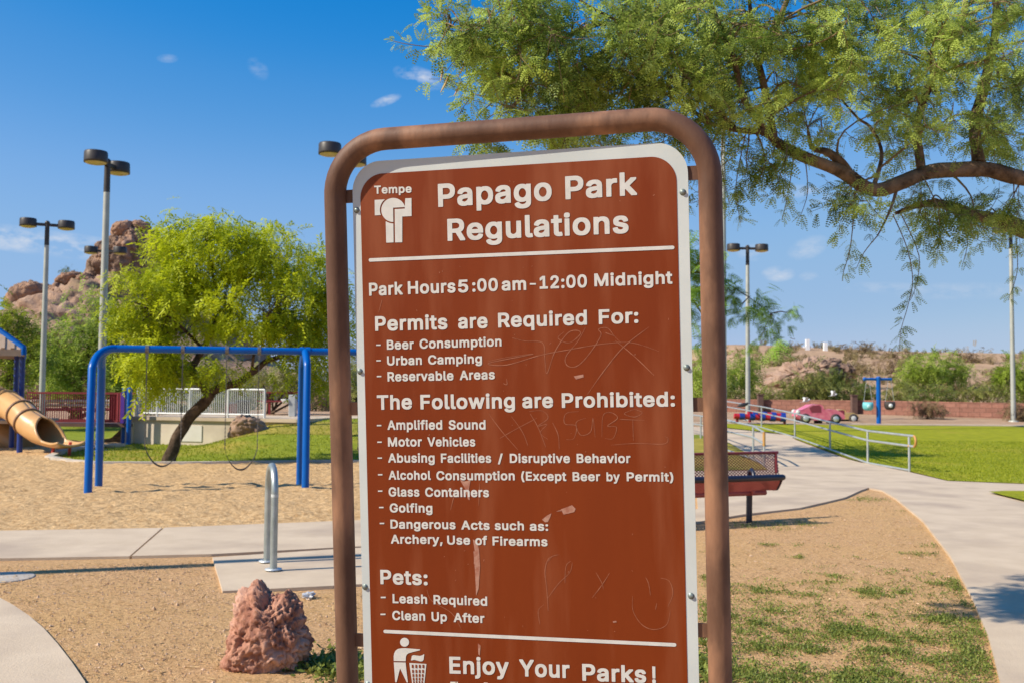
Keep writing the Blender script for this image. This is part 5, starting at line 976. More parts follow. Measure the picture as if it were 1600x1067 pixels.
mb = MB(); mb.box((X(194, YB), YB - .08, zd + .42), (.09, .03, .8)); mb.build("purple_panel", M("purple", (.10, .03, .28), (.12, .04, .32), 4, .4), pbx)
mb = MB(); mb.box((X(199, YB), YB + .35, .28), (.2, .3, .62)); mb.build("white_footing", WALLC, pbx)

# shade roof and slide tower
YT = 24.0
st_ = thing("play_tower", "slide tower with tan hipped roof, blue roof trim and dark blue posts", "play tower", (X(-20, YT), YT, 0))
xe = X(42, YT); ze = D(42, 547, YT).z; wd_ = 3.0
F0 = Vector((xe, YT - .2, ze)); e1 = Vector((F0.x, F0.y, 0)).normalized(); e2 = Vector((-e1.y, e1.x, 0))   # the roof is turned square to the bridge
apex = F0 + (e1 + e2) * (wd_ / 2) + Vector((0, 0, 1.15))
ROOF = M("tan_roof", (.42, .30, .20), (.50, .37, .25), 3, .55)
mb = MB(); cs = [F0 + e2 * wd_, F0, F0 + e1 * wd_, F0 + (e1 + e2) * wd_]
for i in range(4):
    a, b = cs[i], cs[(i + 1) % 4]; n_ = 15
    for k in range(n_):                       # standing ribs, cut to the hip
        for (u0, u1, hh) in ((k / n_, (k + .62) / n_, .0), ((k + .62) / n_, (k + 1) / n_, .035)):
            def roofp(u, dz):
                e = a + (b - a) * u; m = 1 - abs(2 * u - 1)
                t = (a + (b - a) * .5 - apex); q_ = e + (Vector((apex.x, apex.y, apex.z)) - (a + b) / 2) * m
                return e + Vector((0, 0, dz)), q_ + Vector((0, 0, dz))
            e0, t0 = roofp(u0, hh); e1, t1 = roofp(u1, hh)
            mb.add([e0, e1, t1, t0], [(0, 1, 2, 3)])
mb.build("roof", ROOF, st_)
mb = MB()
for i in range(4):
    a, b = cs[i], cs[(i + 1) % 4]; mb.bar(a - Vector((0, 0, .07)), b - Vector((0, 0, .07)), .04, .15, up=Vector((0, 0, 1)))
mb.build("fascia", ROOF, st_)
mb = MB()
for cc in cs: mb.tube([cc + Vector((0, 0, -.12)), cc + Vector((0, 0, .05)), apex + Vector((0, 0, .06))], .062, 10)
mb.ball(apex + Vector((0, 0, .08)), .12, 12); mb.build("roof_trim", BLUE, st_)
for px, yy in ((34, YT + .25), (25, YT + wd_ - .7)):
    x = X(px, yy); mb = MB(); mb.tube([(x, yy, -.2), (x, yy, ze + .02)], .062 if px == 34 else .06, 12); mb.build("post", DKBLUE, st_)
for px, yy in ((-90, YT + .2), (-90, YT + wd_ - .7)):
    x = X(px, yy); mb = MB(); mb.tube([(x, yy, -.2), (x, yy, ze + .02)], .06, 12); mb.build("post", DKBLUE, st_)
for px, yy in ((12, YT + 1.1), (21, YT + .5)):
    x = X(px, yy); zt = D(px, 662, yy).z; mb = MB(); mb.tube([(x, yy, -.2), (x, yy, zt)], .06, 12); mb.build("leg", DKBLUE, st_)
zt = D(10, 659, YT).z
mb = MB(); mb.box((X(-40, YT), YT + 1.3, zt), (X(17, YT) - X(-97, YT), 2.6, .07)); mb.build("platform", M("deck_tan", (.42, .33, .24), (.48, .38, .28), 4, .7), st_)
TAN = M("tan_plastic", (.56, .31, .12), (.62, .36, .15), 3, .33, spec=.5)
TANS = M("tan_seam", (.20, .10, .05), (.25, .13, .06), 5, .5)
slt = thing("tube_slide", "tan plastic tube slide with open flared exit over the sand", "slide", (X(60, 22.6), 22.6, 0))
# path of the tube's centre and the open chute
cl = [D(-45, 600, 24.6), D(-12, 621, 24.0), D(14, 633, 23.6), D(33, 646, 23.2), D(47, 661, 22.9), D(62, 671, 22.7)]
ex = [D(62, 671, 22.7), D(76, 678.5, 22.5), D(90, 685, 22.35), D(102, 688.5, 22.2), D(111, 688, 22.1)]
def spline(P, n):
    out = []
    for i in range(len(P) - 1):
        p0, p1, p2, p3 = P[max(i - 1, 0)], P[i], P[i + 1], P[min(i + 2, len(P) - 1)]
        for k in range(n):
            t = k / n; out.append(.5 * ((2 * p1) + (p2 - p0) * t + (2 * p0 - 5 * p1 + 4 * p2 - p3) * t * t + (3 * p1 - p0 - 3 * p2 + p3) * t ** 3))
    return out + [P[-1]]
cc = spline(cl + ex[1:], 6); RT = .31; nn = 28; n1 = 30; rows = []
for i, p in enumerate(cc):
    t = (cc[min(i + 1, len(cc) - 1)] - cc[max(i - 1, 0)]).normalized(); sd = t.cross(Vector((0, 0, 1))).normalized(); up_ = sd.cross(t)
    s = max(0.0, (i - n1) / (len(cc) - 1 - n1)); openang = math.radians(178) * min(1, s * 2.4) ** .7 * .62
    wide = 1 + .12 * s; low = 1 - .62 * s
    row = []
    for k in range(nn + 1):
        a = math.pi / 2 + openang + (2 * math.pi - 2 * openang) * k / nn
        row.append(p + sd * (RT * wide * math.cos(a)) + up_ * (RT * low * math.sin(a)) - Vector((0, 0, .0)))
    rows.append(row)
mb = MB(); vs = [q_ for r_ in rows for q_ in r_]; fs = []
for i in range(len(rows) - 1):
    for k in range(nn): fs.append((i * (nn + 1) + k, (i + 1) * (nn + 1) + k, (i + 1) * (nn + 1) + k + 1, i * (nn + 1) + k + 1))
mb.add(vs, fs, 0, True)
lo = mb.build("tube", TAN, slt); md = lo.modifiers.new("thick", 'SOLIDIFY'); md.thickness = .035; md.offset = -1
lip = [rows[i][0] for i in range(n1 + 1, len(rows))] ; lip2 = [rows[i][nn] for i in range(n1 + 1, len(rows))]
mb = MB(); mb.tube(lip + rows[-1][1:nn] + lip2[::-1], .03, 10); mb.build("rolled_lip", TAN, slt)
for i in (11, 18, 23):
    p = cc[i]; t = (cc[i + 1] - cc[i - 1]).normalized()
    mb = MB(); mb.lathe(p - t * .03, [(RT, 0), (RT + .028, .004), (RT + .028, .056), (RT, .06)], 32, axis=t); mb.build("seam_ring", TANS if i != 11 else TAN, slt)
for px, py in ((82, 692), (108, 690)):
    q = D(px, py, 22.3); mb = MB(); mb.tube([(q.x, 22.3, -.1), (q.x + .05, 22.25, q.z)], .035, 10); mb.build("leg", M("red_leg", (.45, .04, .03), (.5, .05, .04), 4, .5), slt)
q = D(31, 690, 22.9); mb = MB(); mb.tube([(q.x, 22.9, -.15), (q.x, 22.9, D(31, 676, 22.9).z)], .062, 12); mb.build("support_post", DKBLUE, slt)
# crawl tube behind the tower
ct = spline([D(-30, 655, 25.5), D(0, 672, 25.2), D(22, 688, 25.0), D(40, 697, 24.9)], 5)
mb = MB(); mb.tube(ct, .30, 22); tag(mb.build("crawl_tube", M("dull_tan_plastic", (.36, .21, .10), (.42, .25, .12), 3, .4), None, (ct[0].x, ct[0].y, 0)), "duller tan plastic tube low behind the slide tower posts", "crawl tube")
# far white rail fence seen through the bridge
fx0, fx1 = -19.5, -13.2
wf = thing("rail_fence", "low pale rail fence across the lawn behind the play bridge", "fence", (fx0, 36, 0))
for zz, mm in ((1.0, WALLC), (.86, WALLC), (.72, REDB)):
    mb = MB(); mb.tube([(fx0, 36, zz), (fx1, 36, zz + .06)], .055, 8); mb.build("rail", mm, wf)
for k in range(5):
    x = fx0 + (fx1 - fx0) * k / 4; mb = MB(); mb.tube([(x, 36, -.2), (x, 36, 1.08)], .05, 8); mb.build("post", WALLC, wf)

# little things beyond the ramp
def can(px, py0, py1, Y, mat, name, label, cat, r=.28):
    b = D(px, py1, Y); t = D(px, py0, Y); z0 = terrain(b.x, Y); h = t.z - z0
    root_ = thing(name, label, cat, (b.x, Y, z0))
    mb = MB(); mb.lathe((b.x, Y, z0), [(0, 0), (r * .92, 0), (r, .06), (r, h * .86), (r * 1.04, h * .87), (r * 1.04, h * .9)], 18); mb.build("bin_body", mat, root_)
    mb = MB(); mb.lathe((b.x, Y, z0 + h * .9), [(r * 1.05, 0), (r * .8, h * .08), (r * .3, h * .1), (0, h * .1)], 18); mb.build("lid", LAMPD, root_)
can(365, 628, 655, 34, RED, "trash_bin", "dark red trash bin behind the ramp railing", "trash bin")
can(378, 624, 655, 34, LAMPD, "trash_bin", "blackish trash bin next to a dark red one behind the ramp railing", "trash bin", .24)
fp = D(457, 655, 29.6); zf = terrain(fp.x, 29.6) + .03
df = thing("drinking_fountain", "grey pillar drinking fountain on the path beyond the swing legs", "drinking fountain", (fp.x, 29.6, zf))
hp = D(457, 616, 29.6).z
mb = MB(); mb.box((fp.x, 29.6, (zf + hp) / 2), (.2, .22, hp - zf)); mb.build("pillar", M("grey_stone", (.36, .38, .38), (.46, .48, .48), 4, .8), df, bevel=.02)
mb = MB(); mb.lathe((fp.x - .2, 29.55, hp - .26), [(.0, 0), (.07, .01), (.13, .1), (.13, .13), (.1, .12), (0, .09)], 16); mb.build("basin", WGALV, df)
tp = D(440, 655, 33.5); zt = terrain(tp.x, 33.5)
tb_ = thing("picnic_table", "dark red picnic table under the small tree beyond the ramp", "picnic table", (tp.x, 33.5, zt))
mb = MB(); mb.box((tp.x, 33.5, zt + .72), (1.3, .7, .05)); mb.build("table_top", RED, tb_)
for s in (-1, 1):
    mb = MB(); mb.box((tp.x, 33.5 + s * .65, zt + .44), (1.3, .25, .04)); mb.build("seat", RED, tb_)
    mb = MB(); mb.bar((tp.x + s * .4, 33.5, zt - .05), (tp.x + s * .4, 33.5, zt + .72), .07, .07); mb.bar((tp.x + s * .4, 32.8, zt + .41), (tp.x + s * .4, 34.2, zt + .41), .05, .05); mb.build("leg", RED, tb_)
# ------------------------------------------------------------------ bench
bl = G(1163, 805)
be = thing("mesh_bench", "dark red expanded metal bench with rounded seat edge at the paving's edge", "bench", (bl.x, bl.y, 0))
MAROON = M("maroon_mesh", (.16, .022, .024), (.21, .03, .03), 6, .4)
MAROONL = M("light_maroon", (.30, .06, .05), (.38, .09, .075), 5, .5)  # lighter red for the seat mesh, brackets and stretcher
NAVY = M("bench_shade_navy", (.012, .014, .03), (.02, .022, .04), 6, .35)  # near-black: shade on the maroon seat edge put into the colour; dividers really dark
# along the bench (right end first), the seat runs towards the camera side
bd = (D(1085, 710, 11.9) - D(1213, 706.5, 12.38)); bd.z = 0; bd.normalize()
bn = Vector((bd.y, -bd.x, 0))
if bn.y > 0: bn = -bn                       # towards the sitter
bn = (bn + Vector((-.2, -.98, 0)) * .8).normalized()
E0 = D(1213, 706.5, 12.45); zback = E0.z
E0 = Vector((E0.x, E0.y, 0)); LB = 2.3
zs = D(1215, 743, 12.1).z
def bp(a, n_, z): return E0 + bd * a + bn * n_ + Vector((0, 0, z))
prof = [(.0, zback), (.05, zs + .11), (.08, zs + .0), (.13, zs - .11), (.22, zs - .165), (.34, zs - .15), (.44, zs - .06), (.48, zs + .0)]   # back, then the scooped seat
def profp(t):
    L = [0]
    for i in range(len(prof) - 1): L.append(L[-1] + math.hypot(prof[i + 1][0] - prof[i][0], prof[i + 1][1] - prof[i][1]))
    s = t * L[-1]
    for i in range(len(prof) - 1):
        if s <= L[i + 1] + 1e-9:
            u = (s - L[i]) / (L[i + 1] - L[i]); return prof[i][0] + (prof[i + 1][0] - prof[i][0]) * u, prof[i][1] + (prof[i + 1][1] - prof[i][1]) * u
    return prof[-1]
def lattice(name, t0, t1, mat, rows_, sw_=.0095, amin=0.0):
    """expanded metal: diagonal strands both ways"""
    mb = MB(); NB = 50
    for sgn in (1, -1):
        for k in range(-rows_, NB + rows_):
            pts = []
            for j in range(rows_ + 1):
                a = (k + sgn * j * 1.0 + (0 if sgn > 0 else rows_)) / NB * LB
                if amin - .001 <= a <= LB + .001:
                    t = t0 + (t1 - t0) * j / rows_; n_, z = profp(t); pts.append(bp(a, n_, z))
            if len(pts) > 1:
                for i in range(len(pts) - 1): mb.bar(pts[i], pts[i + 1], sw_, .005, up=bn)
    return mb.build(name, mat, be)
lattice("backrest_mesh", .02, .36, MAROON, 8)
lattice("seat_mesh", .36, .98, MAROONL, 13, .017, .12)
mb = MB(); mb.tube([bp(-.02, 0, zback), bp(LB + .02, 0, zback)], .017, 12); mb.build("top_rail", MAROON, be)
mb = MB(); a0 = bp(.12, .485, zs); a1 = bp(LB + .06, .485, zs)
mb.tube([a0, a0 + bd * .008, a0 + bd * .03, a1 - bd * .03, a1], [.014, .027, .035, .035, .02], 14); mb.build("seat_edge", NAVY, be)
for a in (.0, LB):
    mb = MB(); mb.bar(bp(a + .01, .0, zback), bp(a + .04, .075, zs + .02), .035, .02, up=bd); mb.build("back_support", MAROON, be)
    mb = MB(); a = a + .16 if a < .5 else a - .08; mb.tube([bp(a, n_, z) for n_, z in prof[2:]], .014, 8); mb.build("end_hoop", NAVY, be)
for a in (.50, LB - .34):
    mb = MB(); f = bp(a, .20, -.1); mb.tube([f, bp(a, .22, zs - .16)], .036, 14); mb.build("leg", NAVY, be)
    mb = MB(); mb.bar(bp(a, .12, zs - .185), bp(a, .36, zs - .185), .05, .03, up=bd); mb.build("bracket", MAROONL, be)
mb = MB(); mb.tube([bp(.3, .28, zs - .19), bp(LB - .3, .28, zs - .19)], .03, 12); mb.build("stretcher", MAROONL, be)
for a in (.55, 1.06):
    mb = MB(); mb.tube([bp(a, .30, zs - .06), bp(a, .33, zs + .06), bp(a, .39, zs + .085), bp(a, .45, zs + .06), bp(a, .475, zs)], .024, 10); mb.build("seat_divider", NAVY, be)

# ------------------------------------------------------------------ galvanised handrails
RUST = M("rusty_orange", (.42, .20, .05), (.52, .29, .08), 9, .6)
RGALV = M("handrail_steel", (.36, .39, .38), (.47, .49, .48), 6, .45, metal=.4)
def handrail(name, label, base_px, group, hfar, hnear, loop=True):
    P = [G(px, py) for px, py in base_px]; P = [Vector((p.x, p.y, terrain(p.x, p.y))) for p in P]
    r_ = thing(name, label, "handrail", P[0], 0, group)
    n_ = len(P); hs = [hnear + (hfar - hnear) * i / (n_ - 1) for i in range(n_)]
    U = Vector((0, 0, 1))
    for i, p in enumerate(P):
        mb = MB(); mb.tube([p - U * .1, p + U * hs[i]], .024, 10); mb.build("post", RGALV, r_)
    d = (P[0] - P[1]).normalized()
    for f, nm in ((1.0, "top_rail"), (.72, "middle_rail"), (.06, "bottom_rail")):
        mb = MB(); pts = [p + U * (hs[i] * f) for i, p in enumerate(P)]
        if f > .5 and loop: pts = [pts[0] + d * .22] + pts
        mb.tube(pts, .023, 10); mb.build(nm, RGALV, r_)
    if loop:
        e1, e2 = P[0] + d * .22 + U * hs[0], P[0] + d * .22 + U * hs[0] * .72; m_ = (e1 + e2) / 2; rr = (e1 - e2).length / 2
        mb = MB(); mb.tube([m_ + U * (rr * math.cos(a)) + d * (rr * .8 * math.sin(a)) for a in np.linspace(0, math.pi, 11)], .024, 10); mb.build("end_loop", RUST, r_)
        mb = MB(); mb.tube([P[0] + U * (hs[0] * .70), P[0] + U * (hs[0] * .75)], .032, 10); mb.build("rust_collar", RUST, r_)
    return r_
handrail("handrail", "long galvanised handrail with rusty end loop between path and right lawn", ((1421, 738), (1356, 726), (1297, 708), (1242, 694), (1190, 683), (1130, 672)), "handrails along the ramp path", .78, .72)
# the shorter one on the other side bends down at its end
P = [G(1194, 731), G(1177, 722), G(1095, 694), G(1030, 680)]; P = [Vector((p.x, p.y, 0)) for p in P]
h2 = thing("handrail", "short galvanised handrail with bent down end behind the bench", "handrail", P[0], 0, "handrails along the ramp path")
U = Vector((0, 0, 1))
tops = [.72, .80, .84, .86]
for p, h in zip(P, tops):
    mb = MB(); mb.tube([p - U * .1, p + U * h], .025, 10); mb.build("post", RGALV, h2)
for f, nm in ((1, "top_rail"), (.68, "middle_rail"), (.1, "bottom_rail")):
    mb = MB(); mb.tube([p + U * h * f for p, h in zip(P, tops)], .023, 10); mb.build(nm, RGALV, h2)
mb = MB(); mb.tube([P[0] + U * .45, P[0] + U * .735], .029, 10); mb.build("rust_collar", RUST, h2)

# ------------------------------------------------------------------ far right: block wall, T swing, play cars, striped beams
BLOCK = M("red_block", (.29, .125, .085), (.37, .175, .125), 5, .9, bump=.01, bscale=12, c3=(.24, .10, .07), s3=1.0, stretch=(1, 1, 2))
n_, l_ = BLOCK.node_tree.nodes, BLOCK.node_tree.links            # courses of block
bt = n_.new("ShaderNodeTexBrick"); bt.inputs["Scale"].default_value = 1.0; bt.inputs["Brick Width"].default_value = .42; bt.inputs["Row Height"].default_value = .2; bt.inputs["Mortar Size"].default_value = .014
bt.inputs["Color1"].default_value = (.95, .95, .95, 1); bt.inputs["Color2"].default_value = (.72, .72, .72, 1); bt.inputs["Mortar"].default_value = (.5, .5, .5, 1)
tcb = n_.new("ShaderNodeTexCoord"); sxb = n_.new("ShaderNodeSeparateXYZ"); cmb = n_.new("ShaderNodeCombineXYZ")
l_.new(tcb.outputs["Object"], sxb.inputs[0]); l_.new(sxb.outputs["X"], cmb.inputs["X"]); l_.new(sxb.outputs["Z"], cmb.inputs["Y"]); l_.new(cmb.outputs[0], bt.inputs["Vector"])
bs = n_["Principled BSDF"].inputs["Base Color"]; src_ = bs.links[0].from_socket; mxb = n_.new("ShaderNodeMix"); mxb.data_type = 'RGBA'; mxb.blend_type = 'MULTIPLY'; mxb.inputs["Factor"].default_value = 1
l_.new(src_, mxb.inputs["A"]); l_.new(bt.outputs["Color"], mxb.inputs["B"]); l_.new(mxb.outputs["Result"], bs)
wl_pts = [(X(px, Y), Y) for px, Y in ((1010, 56), (1140, 54), (1240, 52.5), (1330, 51), (1420, 49), (1500, 47.5), (1600, 46), (1720, 44.5))]
bw = thing("block_wall", "low red brown block wall curving along the foot of the desert slope", "wall", (wl_pts[0][0], wl_pts[0][1], terrain(*wl_pts[0])))
mb = MB()
for i in range(len(wl_pts) - 1):
    a, b = Vector((*wl_pts[i], 0)), Vector((*wl_pts[i + 1], 0)); N = 6
    for k in range(N):
        p, q = a + (b - a) * (k / N), a + (b - a) * ((k + 1) / N)
        za, zb = terrain(p.x, p.y), terrain(q.x, q.y); d = (q - p).normalized(); n_ = Vector((-d.y, d.x, 0)) * .1
        h = .66 + .06 * (i / 6)
        mb.add([p - n_ + U * (za - .3), q - n_ + U * (zb - .3), q - n_ + U * (zb + h), p - n_ + U * (za + h), p + n_ + U * (za - .3), q + n_ + U * (zb - .3), q + n_ + U * (zb + h), p + n_ + U * (za + h)],
               [(0, 1, 2, 3), (5, 4, 7, 6), (3, 2, 6, 7)])
mb.build("wall_run", BLOCK, bw)
for px, Y in ((1187, 53.0), (1333, 50.6)):
    x = X(px, Y); z0 = terrain(x, Y); mb = MB(); mb.box((x, Y - .1, z0 + .4), (.26, .3, 1.0)); mb.box((x, Y - .1, z0 + .93), (.32, .36, .06)); mb.build("pillar", M("dark_pillar", (.10, .055, .045), (.14, .08, .06), 5, .9), bw)

YS = 38.8
tx = X(1372.5, YS); z0 = terrain(tx, YS); zt = D(1372, 592, YS).z
ts = thing("swing_post", "blue T shaped swing post at the far edge of the lawn", "swing post", (tx, YS, z0))
mb = MB(); mb.tube([(tx, YS, z0 - .2), (tx, YS, zt + .05)], .085, 14); mb.ball((tx, YS, zt + .05), .09, 12, sc=(1, 1, .7)); mb.build("post", BLUE, ts)
xl, xr = X(1351, YS), X(1393, YS)
mb = MB(); mb.tube([(xl, YS, zt - .0), (xr, YS, zt - .0)], .05, 10); mb.ball((xl, YS, zt), .075, 10); mb.build("cross_arm", BLUE, ts)
def bucket(px, py, mat, mat2, label):
    x = X(px, YS); z = D(px, py, YS).z
    s = thing("bucket_swing", label, "swing", (x, YS, z - .15), 0, "bucket swings on the blue T post")
    mb = MB(); mb.lathe((x, YS, z - .17), [(0, 0), (.12, .01), (.19, .09), (.2, .2), (.185, .32), (.15, .3), (.14, .1), (0, .06)], 16); mb.build("bucket_seat", mat, s)
    mb = MB(); mb.ball((x - .02, YS - .17, z), .085, 10, sc=(1, .5, 1)); mb.build("leg_opening", mat2, s)
    mb = MB()
    for dx in (-.17, .17): mb.tube([(x + dx, YS, z + .12), (x + dx * .3, YS, zt - .03)], .007, 5)
    mb.build("chain", GALV, s)
bucket(1356, 634, M("teal_plastic", (.12, .46, .50), (.2, .55, .58), 8, .5), M("pale_teal", (.4, .68, .70)), "teal bucket swing hanging under the blue T post")
bucket(1390, 633, RUB, M("white_plastic", (.7, .7, .7)), "black and white bucket swing hanging under the blue T post")

def toy_car(px0, px1, py0, py1, Y, body, wheelc, name, label, mirror=1, roof=True):
    """play car on a spring: side outline drawn in photo pixels, built at real size"""
    xc = X((px0 + px1) / 2, Y); L = X(px1, Y) - X(px0, Y); zt_ = D((px0 + px1) / 2, py0, Y).z; zb_ = D((px0 + px1) / 2, py1, Y).z; H_ = zt_ - zb_; gz = terrain(xc, Y)
    t = thing(name, label, "play car", (xc, Y, gz))
    ol = [(0, .28), (.02, .62), (.10, .66), (.2, .80), (.31, .97), (.47, 1.0), (.535, .93), (.56, .72), (.66, .68), (.80, .70), (.90, .58), (.98, .40), (1.0, .18), (.93, .10), (.80, .10), (.60, .06), (.35, .06), (.10, .08)]
    tx_ = lambda x, y, z: Vector((xc + (x - .5) * L * mirror, Y + z, zb_ + y * H_))
    mb = MB(); mb.prism(ol if mirror > 0 else ol, -.38, .38, tx_); mb.build("body", body, t, bevel=.05)
    mb = MB()
    win = [(.25, .78), (.33, .92), (.46, .94), (.50, .86), (.50, .52), (.30, .50)]
    for s in (-.386, .37): mb.prism(win, s, s + .015, tx_)
    mb.build("door_opening", M("shaded_interior", (.22, .03, .05) if mirror > 0 else (.20, .13, .06)), t)
    for wx in (.17, .80):
        for s in (-1, 1):
            wc = Vector((xc + (wx - .5) * L * mirror, Y + s * .40, zb_ + .14 * H_))
            mb = MB(); mb.lathe(wc - Vector((0, s * .06, 0)), [(0, 0), (.17, 0), (.19, .03), (.19, .09), (.16, .12), (0, .12)], 16, axis=(0, s, 0)); wh = mb.build("wheel", RUB, t)
            mb = MB(); mb.lathe(wc, [(0, .068), (.10, .066), (.11, .06), (0, .055)], 14, axis=(0, s, 0)); mb.build("hubcap", wheelc, wh)
    mb = MB(); N = 60
    mb.tube([(xc + .14 * math.cos(k * .6), Y + .14 * math.sin(k * .6), gz + (zb_ + .05 * H_ - gz) * k / N) for k in range(N + 1)], .022, 6); mb.build("spring", LAMPD, t)
    mb = MB(); mb.ball(tx_(.035, .52, -.3), .1, 10); mb.ball(tx_(.035, .52, .3), .1, 10); mb.build("light", WHITE, t)
toy_car(1241, 1315, 631, 657, 38.6, M("pink_plastic", (.62, .10, .18), (.74, .22, .28), 5, .35), GALV, "play_car", "faded pink play car on a spring beyond the handrail")
toy_car(1292, 1337, 639, 655, 42.5, M("yellow_plastic", (.50, .33, .12), (.58, .40, .16), 5, .4), WHITE, "play_car", "smaller tan yellow play car behind the pink one")
YR, YR2 = 38.0, 39.0
SRED, SBLU = M("stripe_red", (.42, .015, .025), (.48, .02, .03), 5, .35), M("stripe_blue", (.01, .04, .26), (.015, .05, .3), 5, .35)
def striped(px0, py0, px1, py1, Y, n_, label):
    a, b = D(px0, py0, Y), D(px1, py1, Y); r_ = thing("play_beam", label, "play beam", (b.x, Y, terrain(b.x, Y)), 0, "red and blue striped play beams")
    for c_, off_, nm in ((SRED, 0, "red_band"), (SBLU, 1, "blue_band")):
        mb = MB()
        for k in range(off_, n_, 2):
            p, q = a + (b - a) * (k / n_), a + (b - a) * ((k + 1) / n_); rr = .105 if off_ == 0 else .125
            mb.tube([p, q], rr, 14)
        mb.build(nm, c_, r_)
    for p in (a + (b - a) * .06, a + (b - a) * .985):
        mb = MB(); mb.tube([(p.x, Y, terrain(p.x, Y) - .1), (p.x, Y, p.z)], .05, 8); mb.build("leg", RED, r_)
striped(1147, 649.5, 1227, 653.5, YR, 10, "nearer of the two red and blue striped play beams beyond the handrail")
striped(1168, 646.5, 1227, 649.5, YR2, 8, "shorter red and blue striped play beam, behind a longer one")
# birds
BIRDW, BIRDB = M("white_feathers", (.62, .62, .62), (.72, .72, .72), 9, .8), M("black_feathers", (.012, .012, .015), (.02, .02, .024), 9, .5)
def bird(px, py, Y, mat, label, raise_, s=1.0, perch=False):
    p = D(px, py, Y); mb = MB()
    mb.tube([p + Vector((-.2, 0, -.03)) * s, p + Vector((-.1, 0, 0)) * s, p + Vector((.02, 0, .02)) * s, p + Vector((.12, 0, .05)) * s, p + Vector((.19, 0, .06)) * s], [.02 * s, .055 * s, .075 * s, .05 * s, .012 * s], 10)
    mb.ball(p + Vector((.15, 0, .075)) * s, .045 * s, 10); mb.tube([p + Vector((.18, 0, .075)) * s, p + Vector((.24, 0, .065)) * s], [.014 * s, .002 * s], 6)
    for sg in (-1, 1):
        if perch: continue
        ws = [p + Vector((.06, sg * .05, .03)) * s, p + Vector((.04, sg * .16, .03 + raise_ * .7)) * s, p + Vector((-.02, sg * .3, .03 + raise_)) * s, p + Vector((-.12, sg * .28, .02 + raise_)) * s, p + Vector((-.12, sg * .05, .0)) * s]
        mb.add([v + Vector((0, 0, .006)) for v in ws] + [v - Vector((0, 0, .006)) for v in ws], [(0, 1, 2, 3, 4), (9, 8, 7, 6, 5)] + [(i, 5 + i, 5 + (i + 1) % 5, (i + 1) % 5) for i in range(5)])
    mb.add([p + Vector((-.15, -.03, -.02)) * s, p + Vector((-.15, .03, -.02)) * s, p + Vector((-.34, .05, -.06)) * s, p + Vector((-.34, -.05, -.06)) * s, p + Vector((-.15, 0, -.03)) * s, p + Vector((-.34, 0, -.072)) * s], [(0, 1, 2, 3), (4, 5, 2, 1), (5, 4, 0, 3)])
    return tag(mb.build("bird", mat, None, p), label, "bird")
bird(1260, 626, 40, BIRDW, "white bird flying with raised wings above the pink play car", .16, .75)
bird(1303, 617, 40, BIRDW, "pale bird flying with wings held high before the dark shrub", .26, .62)
rp = G(1160, 678)
o = bird(1161, 633, 32.5, BIRDB, "small black bird perched on the far handrail", 0, .9, True)
# white marker posts on the ridge
for px, y0, y1, lab in ((1262, 530, 556, "taller white marker post with a cross band on the ridge"), (1290, 535, 556, "shorter white marker post on the ridge beside a taller one")):
    Y = 118; x = X(px, Y); zg = terrain(x, Y); zt = D(px, y0, Y).z
    mb = MB(); mb.box((x, Y, (zg - .5 + zt) / 2), (.42, .42, zt - zg + .5)); 
    if px == 1262: mb.box((x, Y - .05, zt - .9), (.95, .2, .22))
    tag(mb.build("marker_post", M("bright_white", (.78, .78, .78), (.85, .85, .85), 3, .6), None, (x, Y, zg)), lab, "marker post")
# ------------------------------------------------------------------ butte and hill rocks
BUTTE = M("butte_rock", (.19, .125, .09), (.42, .285, .21), .35, .95, bump=.8, bscale=.7, c3=(.42, .245, .155), s3=.16, spec=.1, detail=10)
SLOPE = M("butte_slope", (.29, .185, .13), (.42, .285, .205), .3, .95, bump=.5, bscale=.8, c3=(.22, .17, .10), s3=.2, spec=.1, detail=10)
def far_rock(name, label, cat, pts, Y, depth, mat, cr=None, sub=5, amp=.1, freq=3.5, kind=None, seed=0, group=None):
    cr = cr or (lambda x, y: (x, y)); q = [cr(*p) for p in pts]; s = 1600.0 / Y
    cx, cy = sum(p[0] for p in q) / len(q), sum(p[1] for p in q) / len(q)
    b = D(cx, cy, Y)
    return rock(name, label, cat, [((x - cx) / s, (cy - y) / s) for x, y in q], (0, 0), b, depth, mat, sub, amp, freq, kind, group, seed)
C8 = crop(0, 330, 5.714)
far_rock("hill", "pinkish gravel slope below the red butte", None, [(-150, 660), (-80, 560), (0, 515), (70, 482), (110, 458), (150, 440), (200, 434), (250, 446), (320, 505), (420, 565), (560, 610), (620, 660), (300, 720), (0, 720)], 156, 26, SLOPE, None, 6, .035, 7, "structure", 2)
RG = "boulders of the red butte"
far_rock("rock_tower", "tall red rock tower of the butte with a dark hollow", "rock", [(770, 590), (785, 500), (850, 430), (890, 370), (950, 290), (1000, 240), (1100, 205), (1200, 170), (1320, 150), (1400, 175), (1455, 235), (1510, 320), (1540, 450), (1560, 620), (1400, 700), (1000, 690)], 150, 6.5, BUTTE, C8, 6, .075, 4, seed=1)
far_rock("boulder", "dark cap boulder balanced on top of the butte's left edge", "rock", [(998, 205), (1005, 155), (1060, 110), (1120, 92), (1200, 95), (1215, 160), (1180, 205), (1040, 245)], 147.5, 2.6, BUTTE, C8, 5, .06, 2.4, seed=8)
far_rock("boulder", "lighter cap boulder at the very peak of the butte", "rock", [(1190, 110), (1240, 80), (1290, 92), (1340, 140), (1330, 180), (1210, 190)], 148.5, 2.4, BUTTE, C8, 5, .06, 2.4, seed=4)
far_rock("boulder", "broad rounded boulder at the far left end of the butte", "rock", [(70, 880), (95, 715), (150, 665), (210, 637), (330, 637), (420, 640), (450, 760), (420, 860), (250, 900)], 146, 4.0, BUTTE, C8, 5, .07, 2.4, seed=6)
